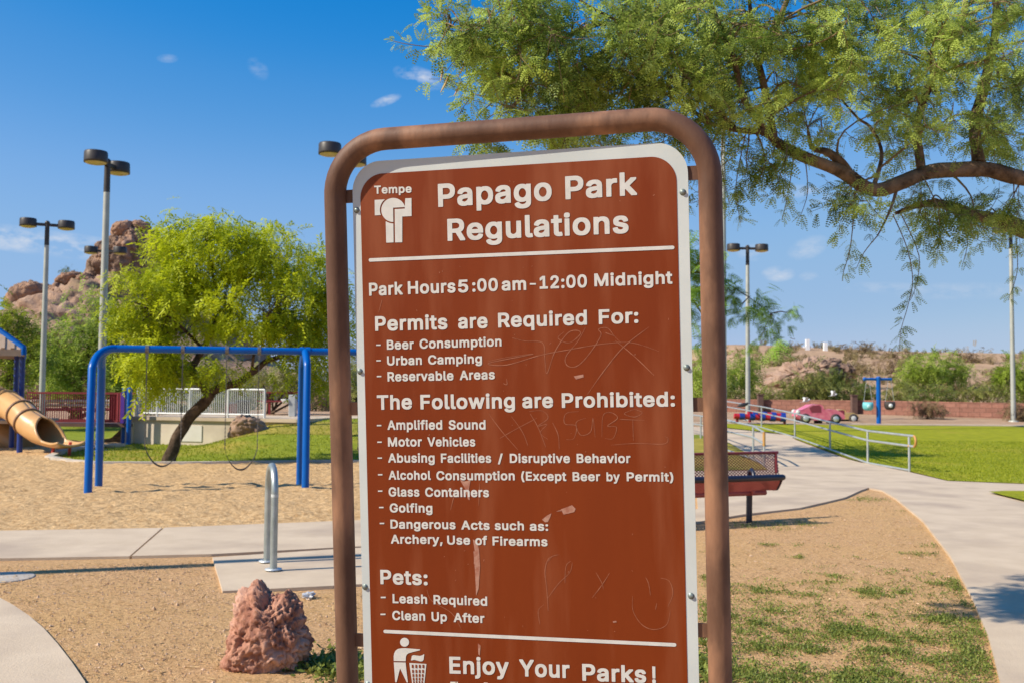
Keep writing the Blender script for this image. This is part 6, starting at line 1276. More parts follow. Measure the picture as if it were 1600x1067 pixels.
far_rock("boulder", "long dark slab boulder midway up the butte's left shoulder", "rock", [(500, 640), (540, 600), (620, 560), (690, 540), (725, 555), (680, 640), (590, 690)], 146, 2.5, BUTTE, C8, 5, .08, 3, seed=9)
far_rock("boulder", "smaller boulder tucked against the foot of the rock tower", "rock", [(680, 660), (700, 590), (740, 565), (830, 585), (875, 615), (760, 660)], 145.5, 2.2, BUTTE, C8, 5, .08, 3, seed=11)
far_rock("boulder", "pale cracked boulder between the broad left one and the dark slab", "rock", [(420, 790), (440, 690), (490, 655), (570, 665), (610, 700), (600, 760), (500, 800)], 144.5, 2.2, BUTTE, C8, 5, .10, 3, seed=12)
OUT = M("outcrop_rock", (.30, .20, .15), (.46, .32, .24), .5, .95, bump=.25, bscale=1.2, c3=(.22, .14, .10), s3=.3, spec=.1)
CH = crop(1080, 520, 3.077)
far_rock("rock_outcrop", "long pinkish rock outcrop on the desert slope", "rock", [(330, 250), (370, 205), (430, 180), (520, 150), (620, 125), (680, 118), (720, 150), (700, 230), (520, 290), (380, 290)], 84, 4.5, OUT, CH, 6, .09, 6, seed=3)
far_rock("boulder", "dark split boulder at the right end of the pink outcrop", "rock", [(690, 180), (710, 150), (750, 150), (785, 185), (770, 235), (720, 250)], 82, 1.3, M("dark_outcrop", (.13, .085, .065), (.26, .17, .13), .8, .95, bump=.2, bscale=1.5), CH, 5, .13, 4, seed=5)
far_rock("boulder", "low rounded tan boulder below the dark split one", "rock", [(740, 320), (745, 270), (790, 252), (840, 265), (860, 310), (800, 335)], 70, 1.0, SLOPE, CH, 5, .06, 3, seed=7)

# ------------------------------------------------------------------ foliage
def unit(a): return a / np.maximum(1e-9, np.linalg.norm(a, axis=-1, keepdims=True))
def leaves(name, mat, parent, pos, dirs, ups, T, scale, tint, jit=.15):
    pos, x = np.asarray(pos, float), unit(np.asarray(dirs, float)); y = unit(np.cross(np.asarray(ups, float), x)); z = np.cross(x, y)
    N, K = len(pos), len(T); sc = np.asarray(scale, float)[:, None, None, None]
    V = pos[:, None, None, :] + sc * (T[None, ..., 0:1] * x[:, None, None, :] + T[None, ..., 1:2] * y[:, None, None, :] + T[None, ..., 2:3] * z[:, None, None, :])
    F = np.arange(N * K * 4).reshape(-1, 4)
    tt = np.clip(np.repeat(np.asarray(tint, float), K) + rng.normal(0, jit, N * K), 0, 1)
    o0 = parent_loc(parent)
    return np_mesh(name, V.reshape(-1, 3), F, mat, parent, tuple(o0), tt)

def pinna_template(n_pairs, pinnae, L, ll, lw, rach=.35):
    """twice-divided leaf: stalk along +x, pinnae in pairs, each with leaflets both sides"""
    Q = []
    for k in range(pinnae):
        s = 1 if k % 2 else -1; r0 = rach * (1 - .35 * (k // 2)) * L; an = s * (.35 + .25 * (k // 2))
        d = np.array([math.cos(an), math.sin(an), 0]); nn_ = np.array([-d[1], d[0], 0])
        for j in range(n_pairs):
            t = (j + .6) / n_pairs; c = np.array([r0, 0, 0]) + d * L * t + np.array([0, 0, -.25 * L * t * t])
            f = 1 - .45 * abs(2 * t - .9) ** 2
            for q in (1, -1):
                e = unit(d * .45 + nn_ * q * .9 + np.array([0, 0, -.12])); w_ = unit(np.cross(e, [0, 0, 1.0]))
                a = c + e * ll * f; m_ = c + e * ll * f * .5
                Q.append([c, m_ + w_ * lw * .5, a, m_ - w_ * lw * .5])
    return np.array(Q)
def spray_template(n, ll, lw, droop=.35, seed=0):
    r2 = np.random.default_rng(seed); Q = []
    for j in range(n):
        t = (j + .5) / n; c = np.array([t, 0, -droop * t * t]); s = 1 if j % 2 else -1
        e = unit(np.array([.7, s * .75 + r2.normal(0, .15), r2.normal(-.15, .3)])); w_ = unit(np.cross(e, [r2.normal(0, .3), 0, 1.0]))
        m_ = c + e * ll * .5; a = c + e * ll
        Q.append([c, m_ + w_ * lw * .5, a, m_ - w_ * lw * .5])
    return np.array(Q)

BARK = M("mesquite_bark", (.06, .038, .024), (.25, .165, .105), 9, .95, bump=.02, bscale=22, spec=.1, stretch=(1, 1, 1), c3=(.26, .18, .12), s3=6)
BARKP = M("pale_young_bark", (.16, .11, .06), (.28, .21, .12), 12, .9, bump=.006, bscale=40, spec=.1)
BARKD = M("dark_bark", (.05, .034, .024), (.14, .095, .065), 7, .95, bump=.02, bscale=18, spec=.1)

def limb(P, R_, sub=5):
    """smooth limb through points with radii -> (points, radii)"""
    S = spline([Vector(p) for p in P], sub); n_ = len(P); out = []
    for i in range(len(S)):
        t = min(n_ - 1.0001, i / sub); k = int(t); out.append(R_[k] + (R_[min(k + 1, n_ - 1)] - R_[k]) * (t - k))
    S = [p + Vector((noise.noise(p * 3), noise.noise(p * 3 + Vector((5, 0, 0))), noise.noise(p * 3 + Vector((0, 5, 0))))) * min(.05, out[i] * .5) for i, p in enumerate(S)]
    return S, out

# ---- the mesquite whose limbs reach in from the right
mt = thing("mesquite_tree", "large mesquite tree reaching in from the right with dark crooked limbs and feathery leaves", "tree", (6.1, 7.6, 0))
def DP(pts): return [D(*p) for p in pts]
fork = D(1990, 372, 7.5)
limbs = []
def L_(pts, rad, base=None):
    P = DP(pts)
    if base is not None: P = [base] + P
    limbs.append(limb(P, rad)); return P
tb = Vector((6.1, 7.6, 0))
limbs.append(limb([tb + Vector((0, 0, -.3)), tb + Vector((.03, 0, .1)), tb + Vector((.1, 0, 1.0)), tb + Vector((.0, .05, 1.9)), fork], [.27, .22, .18, .165, .13]))
A_ = L_([(1850, 318, 7.3), (1690, 296, 7.1), (1600, 279, 7.0), (1530, 266, 6.95), (1468, 268, 6.85), (1405, 286, 6.75), (1366, 296, 6.7), (1306, 268, 6.6), (1253, 244, 6.5), (1216, 226, 6.45), (1195, 210, 6.4), (1150, 204, 6.3), (1100, 190, 6.2)], [.10, .075, .062, .053, .052, .051, .048, .046, .041, .037, .032, .025, .017, .010], fork)
L_([(1850, 395, 7.6), (1700, 386, 7.6), (1600, 361, 7.5), (1555, 346, 7.4), (1520, 336, 7.3), (1480, 322, 7.2), (1440, 320, 7.1), (1400, 333, 7.0)], [.10, .085, .075, .066, .05, .044, .034, .024, .012], fork)
L_([(1440, 264, 6.85), (1433, 195, 6.9), (1455, 130, 6.95), (1490, 75, 7.0), (1508, 15, 7.05), (1512, -60, 7.1), (1500, -160, 7.1)], [.03, .027, .025, .024, .022, .018, .012])
L_([(1508, 15, 7.05), (1540, -20, 7.1), (1590, -60, 7.2)], [.014, .012, .008])
L_([(1526, 258, 6.95), (1521, 205, 7.1), (1538, 135, 7.2), (1553, 60, 7.3), (1556, -40, 7.4), (1545, -160, 7.4)], [.044, .040, .036, .030, .026, .018])
L_([(1553, 40, 7.3), (1600, 20, 7.4), (1660, -10, 7.5)], [.02, .016, .01])
L_([(1330, 280, 6.66), (1308, 252, 6.62), (1290, 237, 6.62), (1270, 230, 6.7), (1262, 200, 6.75)], [.034, .03, .024, .016, .007])
L_([(1208, 216, 6.45), (1200, 160, 6.45), (1186, 100, 6.4), (1177, 55, 6.4), (1168, -30, 6.3)], [.030, .026, .021, .015, .01])
L_([(1187, 98, 6.4), (1203, 58, 6.45), (1230, 0, 6.5), (1252, -60, 6.5)], [.022, .019, .016, .011])
L_([(1195, 206, 6.4), (1162, 155, 6.3), (1148, 96, 6.2), (1120, 30, 6.2), (1090, -50, 6.1)], [.024, .020, .017, .013, .008])
L_([(1560, -120, 7.4), (1400, -190, 7.0), (1250, -150, 6.7), (1150, -60, 6.4), (1054, 5, 6.2), (974, 36, 6.1), (931, 40, 6.0), (870, 68, 5.95), (827, 123, 5.9), (800, 170, 5.9)], [.05, .042, .035, .028, .022, .018, .016, .013, .01, .006])
L_([(870, 66, 5.95), (800, 50, 5.8), (740, 40, 5.75), (700, 45, 5.7)], [.012, .010, .008, .005])
L_([(1150, 204, 6.3), (1085, 135, 6.3), (1045, 82, 6.3), (1003, 65, 6.25), (944, 80, 6.2), (892, 114, 6.2)], [.020, .017, .014, .012, .009, .005])
L_([(974, 36, 6.1), (920, 10, 6.0), (880, -20, 6.0)], [.012, .009, .006])
L_([(1110, 192, 6.2), (1060, 160, 6.1), (1000, 120, 6.05), (940, 110, 6.0), (900, 150, 5.95)], [.013, .011, .009, .008, .004])
L_([(1366, 292, 6.7), (1378, 240, 6.8), (1360, 200, 6.9), (1340, 185, 6.9), (1310, 150, 6.95)], [.016, .013, .010, .008, .005])
L_([(1405, 282, 6.75), (1390, 330, 6.7), (1370, 370, 6.65)], [.012, .009, .004])
mb = MB()
for S, r_ in limbs: mb.tube(S, [max(.003, x) * (1 + .12 * noise.noise(S[i] * 6)) for i, x in enumerate(r_)], 12 if r_[0] > .02 else 8)
mb.build("trunk", BARK, mt)
nodes = [(p, r_[i]) for S, r_ in limbs[1:] for i, p in enumerate(S)]
# crown volumes: photo column, row, distance, half sizes in photo pixels, half depth in metres, clumps
blobs = [(745, 45, 5.8, 62, 50, .45, 15), (850, 70, 5.9, 85, 70, .6, 24), (775, 150, 5.9, 42, 46, .35, 9), (840, 165, 6.0, 50, 35, .4, 8), (950, 40, 6.1, 95, 60, .7, 24), (940, 145, 6.1, 80, 48, .5, 15),
         (1070, 50, 6.2, 95, 70, .8, 27), (1060, 150, 6.2, 80, 50, .6, 15), (1190, 60, 6.4, 95, 80, .9, 28), (1150, 190, 6.3, 70, 55, .6, 12), (1310, 50, 6.7, 100, 80, 1.0, 30), (1300, 165, 6.7, 85, 55, .8, 17),
         (1440, 60, 7.0, 100, 90, 1.0, 30), (1430, 190, 6.9, 80, 50, .8, 15), (1560, 60, 7.2, 70, 90, 1.0, 22), (1560, 190, 7.2, 60, 50, .8, 13),
         (1140, 265, 6.3, 30, 34, .3, 3), (1225, 265, 6.5, 45, 22, .4, 4), (1355, 318, 6.7, 45, 26, .4, 6), (1425, 330, 6.9, 65, 24, .5, 6), (1500, 340, 7.1, 55, 22, .5, 5), (1570, 325, 7.2, 45, 25, .5, 4),
         (880, 165, 6.7, 80, 45, .5, 9), (970, 180, 6.8, 70, 40, .4, 8), (760, 228, 6.0, 26, 14, .2, 3), (900, 225, 6.1, 60, 14, .3, 5), (1040, 222, 6.2, 55, 14, .3, 4), 
         (800, -60, 5.8, 90, 50, .6, 4), (950, -80, 6.0, 110, 60, .8, 5), (1150, -90, 6.3, 120, 60, .9, 5), (1350, -110, 6.7, 130, 70, 1.1, 6), (1550, -90, 7.2, 110, 70, 1.1, 5), (1680, 120, 7.4, 70, 160, 1.0, 9)]
T1 = pinna_template(6, 2, 1.0, .25, .125)
pos, dr, up_, sc, ti = [], [], [], [], []
tw = MB()
nodeP = np.array([p for p, _ in nodes])
def add_leaves_on(pts, step, tint, size):
    acc = 0.0
    for i in range(len(pts) - 1):
        a, b = pts[i], pts[i + 1]; L = (b - a).length; d = (b - a).normalized()
        acc += L
        while acc > step:
            acc -= step; p = a + (b - a) * random.random()
            for _ in range(2):
                o_ = Vector((random.gauss(0, 1), random.gauss(0, 1), random.gauss(0, .8))); o_ -= d * o_.dot(d)
                v = d * random.uniform(.1, .7) + o_.normalized() * .9 + Vector((0, 0, -random.uniform(.0, .55)))
                pos.append(p); dr.append(v); up_.append(Vector((random.gauss(0, .45), random.gauss(0, .45), 1))); sc.append(size * random.uniform(.6, 1.15)); ti.append(tint + random.gauss(0, .13))
def twig(a, b, sag, r0, r1, n_=6):
    pts = []
    j = Vector((random.gauss(0, .06), random.gauss(0, .06), random.gauss(0, .06))) * (b - a).length * 2
    for k in range(n_ + 1):
        t = k / n_; pts.append(a + (b - a) * t + j * math.sin(math.pi * t) + Vector((0, 0, sag * math.sin(math.pi * t) )))
    tw.tube(pts, [r0 + (r1 - r0) * k / n_ for k in range(n_ + 1)], 5, caps=False); return pts
for bx, by, bY, rx, ry, rd, ncl in blobs:
    s = bY / 1600.0
    for _ in range(max(2, round(ncl * .72))):
        while True:
            u = Vector((random.uniform(-1, 1), random.uniform(-1, 1), random.uniform(-1, 1)))
            if u.length < 1: break
        Yc = bY + u.y * rd; c = D(bx + u.x * rx, by + u.z * ry, Yc)
        i = int(np.argmin(((nodeP - np.array(c)) ** 2).sum(1))); a = nodes[i][0]
        if (c - a).length > 1.6: a = a + (c - a) * (1 - 1.6 / (c - a).length)
        main = twig(a, c, .06, min(.009, max(.004, nodes[i][1] * .6)), .003)
        tint = random.uniform(.0, .95)
        for _k in range(5):
            st_p = main[random.choice((3, 4, 5, 6, 6, 6))]
            d = (c - a).normalized() * .5 + Vector((random.gauss(0, .7), random.gauss(0, .7), random.gauss(-.15, .55)))
            e = st_p + d.normalized() * random.uniform(.12, .32)
            sp = twig(st_p, e, -.02, .0026, .0012, 5); add_leaves_on(sp, .046, tint, .092)
for pts in (((1395, 335, 6.9), (1418, 390, 6.9), (1426, 440, 6.9), (1418, 480, 6.9), (1408, 515, 6.9), (1405, 548, 6.9)), ((1408, 335, 6.95), (1436, 400, 6.95), (1430, 450, 6.95), (1422, 470, 6.95)), ((1335, 330, 6.7), (1328, 390, 6.7), (1318, 425, 6.7), (1316, 440, 6.7)),
            ((1240, 245, 6.5), (1232, 300, 6.5), (1222, 345, 6.5)), ((1165, 210, 6.3), (1150, 290, 6.3), (1157, 348, 6.3)), ((1460, 322, 7.1), (1468, 370, 7.1), (1462, 405, 7.1)), ((1370, 370, 6.65), (1350, 395, 6.65), (1338, 420, 6.65)), ((1585, 350, 7.4), (1590, 420, 7.4), (1575, 470, 7.4)),
            ((740, 45, 5.75), (690, 72, 5.72), (640, 70, 5.7), (605, 62, 5.7)), ((745, 60, 5.75), (715, 90, 5.72), (695, 115, 5.7)), ((1500, 330, 7.2), (1512, 375, 7.2), (1505, 410, 7.2)), ((1258, 248, 6.5), (1262, 300, 6.5), (1250, 340, 6.5)), ((780, 150, 5.9), (745, 185, 5.9), (735, 212, 5.9)), ((1130, 205, 6.25), (1128, 260, 6.25), (1140, 320, 6.25))):
    S = spline(DP(pts), 4); tw.tube(S, [.004 - .0026 * i / len(S) for i in range(len(S))], 5, caps=False); add_leaves_on(S[2:], .045, random.uniform(.3, .8), .075)
tw.build("twigs", BARKP, mt)
MLEAF = leaf_mat("mesquite_leaves", (.10, .16, .025), (.58, .71, .15), .5, .5)
leaves("crown", MLEAF, mt, pos, dr, up_, T1, sc, ti)
# seed pods hanging in bunches
mb = MB()
for px, py, Y in ((692, 105, 5.7), (700, 120, 5.7), (720, 128, 5.72), (730, 90, 5.75), (790, 88, 5.8), (985, 120, 6.1), (992, 118, 6.1), (988, 124, 6.08), (1085, 125, 6.2), (1480, 170, 6.9), (1490, 160, 6.9), (910, 70, 6.0), (1245, 120, 6.4), (1430, 100, 6.9)):
    p = D(px, py, Y); l_ = random.uniform(.08, .15); b = Vector((random.gauss(0, .03), random.gauss(0, .03), 0))
    mb.tube([p, p + b * .6 - Vector((0, 0, l_ * .5)), p + b * 1.6 - Vector((0, 0, l_))], [.003, .006, .002], 6)
mb.build("seed_pods", M("seed_pods", (.42, .28, .08), (.52, .33, .16), 30, .6), mt)

# ---- other trees and shrubs: trunk, limbs, sprays of small leaves
TS = [spray_template(11, .30, .105, .35, k) for k in range(3)]
def spray_crown(root_, mat, blobs_, per, size, droop=.5, leafT=None, tint0=(.15, .9), trunkP=None, twr=.012, name="crown", twigmat=None, shell=.35):
    pos, dr, up_, sc, ti = [], [], [], [], []; tw2 = MB()
    for c, r_, ncl in blobs_:
        c = Vector(c)
        for _ in range(ncl):
            while True:
                u = Vector((random.uniform(-1, 1), random.uniform(-1, 1), random.uniform(-1, 1)))
                if shell < u.length < 1: break
            p = c + Vector((u.x * r_[0], u.y * r_[1], u.z * r_[2]))
            if trunkP is not None:
                q = min(trunkP, key=lambda t: (t - p).length)
                m_ = (p + q) / 2 + Vector((random.gauss(0, .08), random.gauss(0, .08), .1)) * (p - q).length
                tw2.tube([q, m_, p], [twr, twr * .7, twr * .25], 5, caps=False)
            t0 = random.uniform(*tint0); cs_ = size * random.uniform(.7, 1.3)
            for _k in range(per):
                g = Vector((random.gauss(0, .45), random.gauss(0, .45), random.gauss(0, .4))) * cs_
                d = Vector((u.x, u.y, u.z * .5)).normalized() * .5 + Vector((random.gauss(0, .6), random.gauss(0, .6), random.gauss(0, .5) - droop))
                pos.append(p + g); dr.append(d); up_.append((random.gauss(0, .4), random.gauss(0, .4), 1.0)); sc.append(cs_ * random.uniform(.55, 1.1)); ti.append(t0 + random.gauss(0, .12))
    if tw2.v: tw2.build("branches", twigmat or BARKD, root_)
    return leaves(name, mat, root_, pos, dr, up_, leafT if leafT is not None else TS[0], sc, ti)
def PB(px, py, Y, rx, ry, rd, n_):
    s = Y / 1600.0; return (D(px, py, Y), (rx * s, rd, ry * s), n_)

LIME = leaf_mat("bright_palo_leaves", (.22, .29, .008), (.64, .70, .022), .48, .55)
C6 = lambda x, y, Y: (180 + x / 2.81, 320 + y / 2.81, Y)
lt = thing("leaning_tree", "bright lime green tree with leaning forked trunk on the mound behind the swings", "tree", D(266, 719, 20.7))
Ltr = [limb(DP([(263, 728, 20.7), (266, 716, 20.7), (276, 688, 20.7), (291, 660, 20.7), (310, 638, 20.7), (331, 615, 20.7)]), [.17, .135, .115, .115, .115, .11]),
       limb(DP([(328, 618, 20.7), (318, 602, 20.6), (302, 589, 20.5), (300, 573, 20.5), (314, 552, 20.6), (330, 522, 20.7), (338, 470, 20.8), (330, 420, 20.9)]), [.095, .085, .08, .075, .065, .05, .035, .02]),
       limb(DP([(329, 616, 20.7), (345, 606, 20.7), (370, 599, 20.7), (393, 583, 20.8), (415, 566, 20.9), (450, 550, 21), (478, 520, 21.2), (485, 480, 21.4)]), [.09, .085, .075, .065, .055, .045, .03, .015]),
       limb(DP([(338, 500, 20.8), (380, 450, 21), (420, 410, 21.2)]), [.035, .028, .012]), limb(DP([(318, 545, 20.6), (270, 500, 20.2), (235, 480, 20)]), [.035, .026, .012]),
       limb(DP([(393, 583, 20.8), (400, 540, 20.4), (420, 490, 20.2)]), [.035, .026, .012]), limb(DP([(330, 470, 20.8), (290, 410, 21.2), (265, 375, 21.4)]), [.025, .018, .008])]
mb = MB()
for S, r_ in Ltr: mb.tube(S, r_, 12)
mb.build("trunk", BARKD, lt)
TP = [p for S, _ in Ltr[1:] for p in S]
spray_crown(lt, LIME, [PB(235, 470, 20.2, 48, 50, 1.2, 26), PB(288, 415, 20.9, 46, 48, 1.2, 24), PB(345, 395, 21, 62, 48, 1.4, 36), PB(425, 400, 21.2, 62, 46, 1.4, 36), PB(472, 460, 21.2, 40, 62, 1.3, 32), PB(385, 480, 21, 70, 52, 1.5, 34), PB(300, 480, 20.6, 60, 46, 1.3, 28),
                       PB(215, 530, 20, 42, 45, .9, 24), PB(240, 562, 20, 42, 30, .9, 17), PB(245, 585, 20, 35, 20, .6, 8), PB(345, 575, 20, 30, 20, .6, 4), PB(460, 525, 21, 50, 30, 1.0, 20), PB(490, 575, 21.2, 30, 25, .7, 8), PB(268, 362, 21.4, 18, 16, .4, 4), PB(350, 352, 21, 70, 12, .7, 8), PB(512, 440, 21.5, 28, 45, .8, 10), PB(540, 480, 21.6, 30, 60, .9, 14)], 26, .32, .5, TS[0], trunkP=TP, twr=.010)

ACA = leaf_mat("acacia_leaves", (.08, .17, .02), (.28, .44, .06), .36, .5)
at = thing("acacia_tree", "small green acacia standing behind the sign, drooping past its right pipe", "tree", (X(985, 24.3), 24.3, 0))
tbx = X(985, 24.3)
Atr = [limb([(tbx, 24.3, -.2), (tbx + .08, 24.3, 1.2), (tbx + .16, 24.3, 2.6), D(1010, 440, 24.12)], [.14, .115, .10, .07]), limb([D(1005, 470, 24.12), D(1060, 430, 23.94), D(1110, 430, 23.76), D(1160, 458, 23.58), D(1205, 490, 23.40)], [.045, .032, .02, .012, .006]),
       limb([D(1008, 450, 24.12), D(960, 400, 24.48), D(900, 420, 24.66)], [.06, .04, .015]), limb([D(1060, 430, 23.94), D(1090, 480, 23.76), D(1120, 525, 23.76)], [.035, .022, .01])]
mb = MB()
for S, r_ in Atr: mb.tube(S, r_, 10)
mb.build("trunk", BARKD, at)
TA = pinna_template(7, 4, 1.0, .26, .085)
spray_crown(at, ACA, [PB(1050, 440, 24, 45, 50, 1.1, 18), PB(1105, 420, 23.8, 34, 26, .8, 11), PB(1108, 470, 23.8, 34, 28, .7, 9), PB(1160, 462, 23.6, 34, 20, .6, 9), PB(1170, 492, 23.6, 22, 12, .5, 3), PB(1208, 497, 23.4, 28, 16, .5, 6), PB(1200, 532, 23.4, 16, 12, .3, 2), PB(1092, 392, 23.8, 16, 12, .5, 3), PB(930, 430, 24.4, 80, 70, 1.5, 24), PB(1000, 370, 24.4, 65, 60, 1.4, 24), PB(1100, 515, 23.8, 14, 24, .4, 3), PB(1236, 492, 23.4, 9, 5, .2, 1)], 8, .30, .55, TA, trunkP=[p for S, _ in Atr for p in S], twr=.011, shell=.1)

def bg_tree(name, label, px, py, Y, blobs_, mat, per=16, size=.4, tr=.12, cat="tree", group=None, T=None, droop=.3, trunk=True):
    b = D(px, py, Y); z0 = terrain(b.x, Y); r_ = thing(name, label, cat, (b.x, Y, z0), 0, group)
    B_ = [PB(x, y, Y + dy, rx, ry, rd, n_) for x, y, dy, rx, ry, rd, n_ in blobs_]
    mb = MB(); tp_ = []
    base = Vector((b.x, Y, z0 - .15))
    for c, rr, _ in B_:
        m_ = (base + c) / 2 + Vector((random.gauss(0, .2), random.gauss(0, .2), -.1)) * (c - base).length * .3
        if tr > .06:
            S, q = limb([base, base + Vector((random.gauss(0, .1), 0, .5)), m_, c], [tr, tr * .85, tr * .5, tr * .2], 4)
        else:
            S, q = limb([base + Vector((random.gauss(0, rr[0] * .3), random.gauss(0, .1), 0)), m_, c], [tr, tr * .6, tr * .25], 4)
        mb.tube(S, q, 8); tp_ += S
    mb.build("trunk" if cat == "tree" else "stems", BARKD, r_)
    spray_crown(r_, mat, B_, per, size, droop, T if T is not None else TS[1], trunkP=tp_, twr=tr * .12, name="crown" if cat == "tree" else "foliage", shell=.15)
    return r_
MIDG = leaf_mat("soft_green_leaves", (.18, .27, .03), (.46, .56, .09), .45, .55)
DKG = leaf_mat("olive_leaves", (.07, .10, .018), (.22, .26, .05), .35, .55)
OLV = leaf_mat("creosote_leaves", (.12, .14, .03), (.34, .35, .085), .35, .55)
DRY = leaf_mat("dry_brush", (.14, .095, .045), (.34, .24, .12), .2, .7)
BTG = "trees behind the playground"
bg_tree("green_tree", "broad soft green tree between the two left lamp posts", 120, 640, 40, [(105, 545, 0, 42, 52, 1.4, 34), (150, 520, 0, 42, 52, 1.4, 34), (80, 580, -1, 30, 32, 1, 14), (180, 560, 0, 32, 50, 1.2, 24), (128, 590, -1, 48, 26, 1, 18), (205, 590, 0, 30, 30, 1, 14), (160, 480, 0, 26, 18, .8, 7)], MIDG, 16, .55, .13, group=BTG)
bg_tree("green_tree", "darker yellow green tree at the left edge behind the shade roof", 4, 650, 36, [(15, 520, 0, 38, 36, 1.2, 24), (-20, 540, 0, 40, 45, 1.2, 16), (45, 560, 0, 24, 50, 1, 16), (10, 585, -.5, 45, 22, 1, 12), (30, 495, 0, 22, 16, .7, 6)], leaf_mat("yellow_green_leaves", (.11, .17, .015), (.40, .46, .04), .4), 15, .5, .16, group=BTG)
bg_tree("green_tree", "thin multi stemmed tree behind the right end of the ramp railing", 421, 652, 34, [(430, 590, 0, 24, 16, .7, 7), (465, 585, 0, 30, 18, .8, 9), (500, 590, 0, 26, 22, .8, 9), (400, 580, 0, 22, 14, .6, 5), (520, 560, 0, 30, 30, .8, 10)], OLV, 13, .45, .05, group=BTG)
bg_tree("green_tree", "hazy green tree far behind the leaning tree's trunk", 280, 640, 52, [(250, 590, 0, 50, 28, 1.6, 16), (330, 588, 0, 50, 26, 1.6, 16), (390, 600, 0, 40, 24, 1.4, 12), (200, 600, 0, 40, 28, 1.4, 12)], DKG, 14, .7, .1, group=BTG)
SH = "shrubs behind the ramp railing"
for px, w_, top, Y, mat, lab in ((235, 34, 612, 46, DKG, "dark olive shrub behind the left end of the ramp railing"), (290, 30, 618, 44, OLV, "pale olive shrub behind the ramp railing left of the leaning trunk"), (345, 32, 614, 47, DKG, "dark shrub behind the ramp railing right of the leaning trunk"), (492, 24, 604, 40, DRY, "dry twiggy brown shrub between the swing legs and the sign"), (516, 20, 612, 43, DKG, "dark little shrub hard against the sign's left pipe")):
    bg_tree("shrub", lab, px, 640, Y, [(px, (top + 636) / 2, 0, w_, (636 - top) / 2, .8, 16), (px + w_ * .5, (top + 644) / 2, 0, w_ * .6, (628 - top) / 2, .7, 8)], mat, 12, .42, .03, "shrub", SH)
bg_tree("green_tree", "olive tree showing in the slit between the sign's left pipe and panel", 556, 640, 46, [(556, 590, 0, 34, 40, 1.2, 20), (590, 570, 0, 36, 40, 1.2, 14), (530, 606, 0, 22, 22, .8, 10), (560, 550, 0, 26, 22, .8, 8)], OLV, 14, .5, .08, group=BTG)
HS = "bushes on the desert slope"
def slope_bush(px, top, bot, w_, Y, mat, lab, name="bush", n_=22, size=.5, per=12):
    h = (bot - top) / 2
    bg_tree(name, lab, px, bot, Y, [(px, top + h, 0, w_ * .62, h * .95, w_ * Y / 1600 * .6, n_), (px - w_ * .5, top + h * 1.25, 0, w_ * .45, h * .7, w_ * Y / 1600 * .5, n_ // 2), (px + w_ * .5, top + h * 1.2, 0, w_ * .45, h * .75, w_ * Y / 1600 * .5, n_ // 2)], mat, per, size, .04, "bush", HS)
slope_bush(1105, 545, 625, 34, 62, MIDG, "tall pale green bush between the panel and the right pipe", n_=24, size=.7)
slope_bush(1160, 550, 618, 30, 64, MIDG, "large pale green bush behind the twin lamp post on the right", n_=24, size=.7)
slope_bush(1120, 600, 632, 32, 57, OLV, "low yellowish bush just above the wall's left end", n_=14)
slope_bush(1200, 606, 632, 34, 58, OLV, "low olive brush along the wall above the striped beams", n_=14)
slope_bush(1265, 582, 630, 46, 60, OLV, "big dark olive bush above the pink play car", n_=34, size=.6)
slope_bush(1310, 578, 628, 34, 63, DKG, "tall dark bush beside the split boulder", n_=24, size=.6)
slope_bush(1350, 596, 630, 22, 60, DKG, "small dark bush left of the T swing post", n_=12)
slope_bush(1405, 592, 624, 26, 64, OLV, "round olive bush right of the T swing post", n_=14)
slope_bush(1442, 546, 606, 36, 78, MIDG, "bright green double crowned bush on the slope", n_=34, size=.75)
slope_bush(1490, 556, 608, 28, 80, MIDG, "green bush touching the bright double crowned one", n_=22, size=.75)
slope_bush(1595, 550, 618, 44, 56, leaf_mat("fresh_leaves", (.15, .24, .02), (.42, .52, .06), .4), "big fresh green bush behind the right edge lamp post", n_=36, size=.55)
slope_bush(1465, 604, 626, 40, 56, DKG, "dark low brush along the wall under the bright bushes", n_=14)
slope_bush(1535, 600, 622, 40, 55, OLV, "dark green low brush along the wall near the right edge", n_=16)
slope_bush(1525, 548, 572, 26, 105, DRY, "brown bare bush on the ridge at the right", n_=14, size=.8, per=8)
slope_bush(1242, 534, 556, 16, 120, DRY, "dead brush on the ridge left of the white posts", n_=9, size=.9, per=7)
slope_bush(1305, 540, 558, 22, 118, DRY, "low dead brush on the ridge right of the white posts", n_=12, size=.9, per=8)
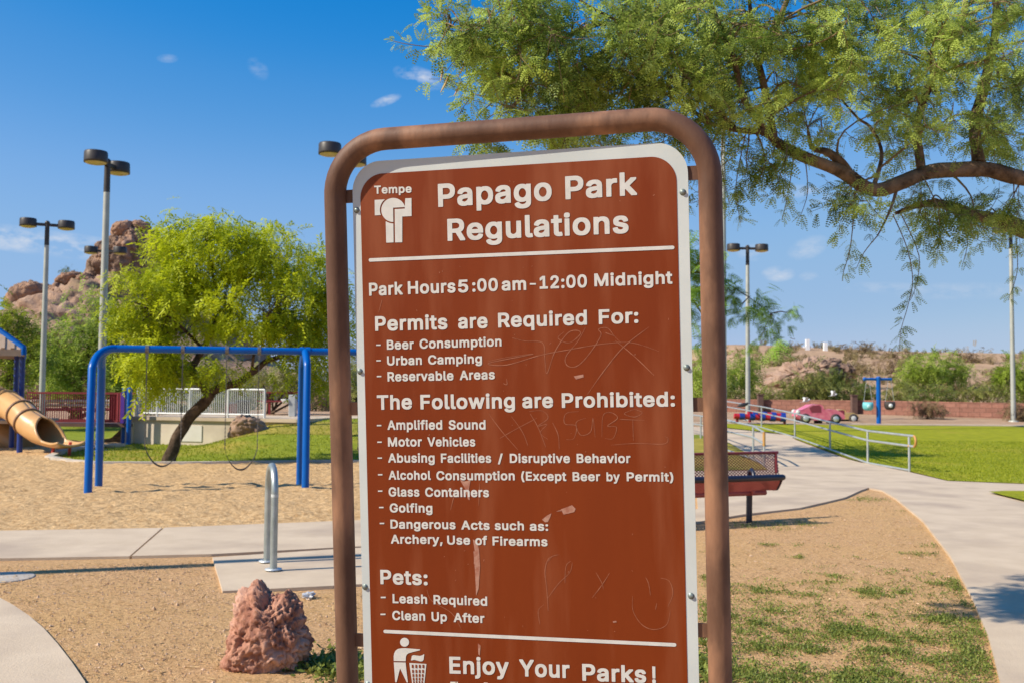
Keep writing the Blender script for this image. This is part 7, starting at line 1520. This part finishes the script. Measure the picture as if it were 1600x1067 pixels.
slope_bush(1352, 537, 556, 18, 116, DRY, "rounded dead bush alone on the ridge skyline", n_=11, size=.9, per=8)
slope_bush(1392, 552, 582, 20, 92, DRY, "brown bush on the upper slope above the T swing post", n_=12, size=.7, per=8)
slope_bush(1342, 565, 600, 18, 80, DRY, "thin brown bush behind the split boulder", n_=10, size=.6, per=8)
slope_bush(1225, 556, 572, 26, 100, OLV, "faint olive bush high on the left of the slope", n_=10, size=.8, per=8)
slope_bush(1555, 575, 600, 14, 84, DRY, "small brown bush between the green ones on the right", n_=8, size=.6, per=8)
DB = "dry bushes before the block wall"
for px, top, bot, w_, Y, lab in ((1447, 628, 648, 22, 45, "straw brown dry bush in front of the red block wall"), (1588, 634, 652, 22, 43.5, "grey brown dry bush at the foot of the right edge lamp post")):
    bg_tree("bush", lab, px, bot, Y, [(px, (top + bot) / 2, 0, w_, (bot - top) * .48, .5, 26), (px + 10, (top + bot) / 2 + 3, 0, w_ * .8, (bot - top) * .35, .5, 12)], DRY, 14, .28, .015, "bush", DB)
bg_tree("bush", "tiny bush on the shoulder of the butte against the sky", 101, 432, 150, [(101, 424, -3, 7, 9, 1, 7), (113, 428, -3, 4, 5, .6, 3)], DKG, 8, .9, .06, "bush")
# scrub and stones over the slope, too many to count
pos, dr, up_, sc, ti = [], [], [], [], []
for _ in range(900):
    Y = random.uniform(56, 128); px = random.uniform(1060, 1680); x = X(px, Y)
    if noise.noise(Vector((x * .12, Y * .12, 4))) < -.05: continue
    z = terrain(x, Y); h = random.uniform(.25, .8)
    for _k in range(9):
        pos.append((x + random.gauss(0, .3 * h), Y + random.gauss(0, .3 * h), z - .05)); dr.append((random.gauss(0, .5), random.gauss(0, .5), 1)); up_.append((random.gauss(0, 1), random.gauss(0, 1), .3)); sc.append(h * random.uniform(.6, 1.2)); ti.append(random.random())
tag(leaves("scrub", leaf_mat("dry_scrub", (.13, .10, .04), (.33, .26, .11), .25), None, pos, dr, up_, TS[2], sc, ti), "low dry scrub dotted over the desert slope", None, None, "stuff")
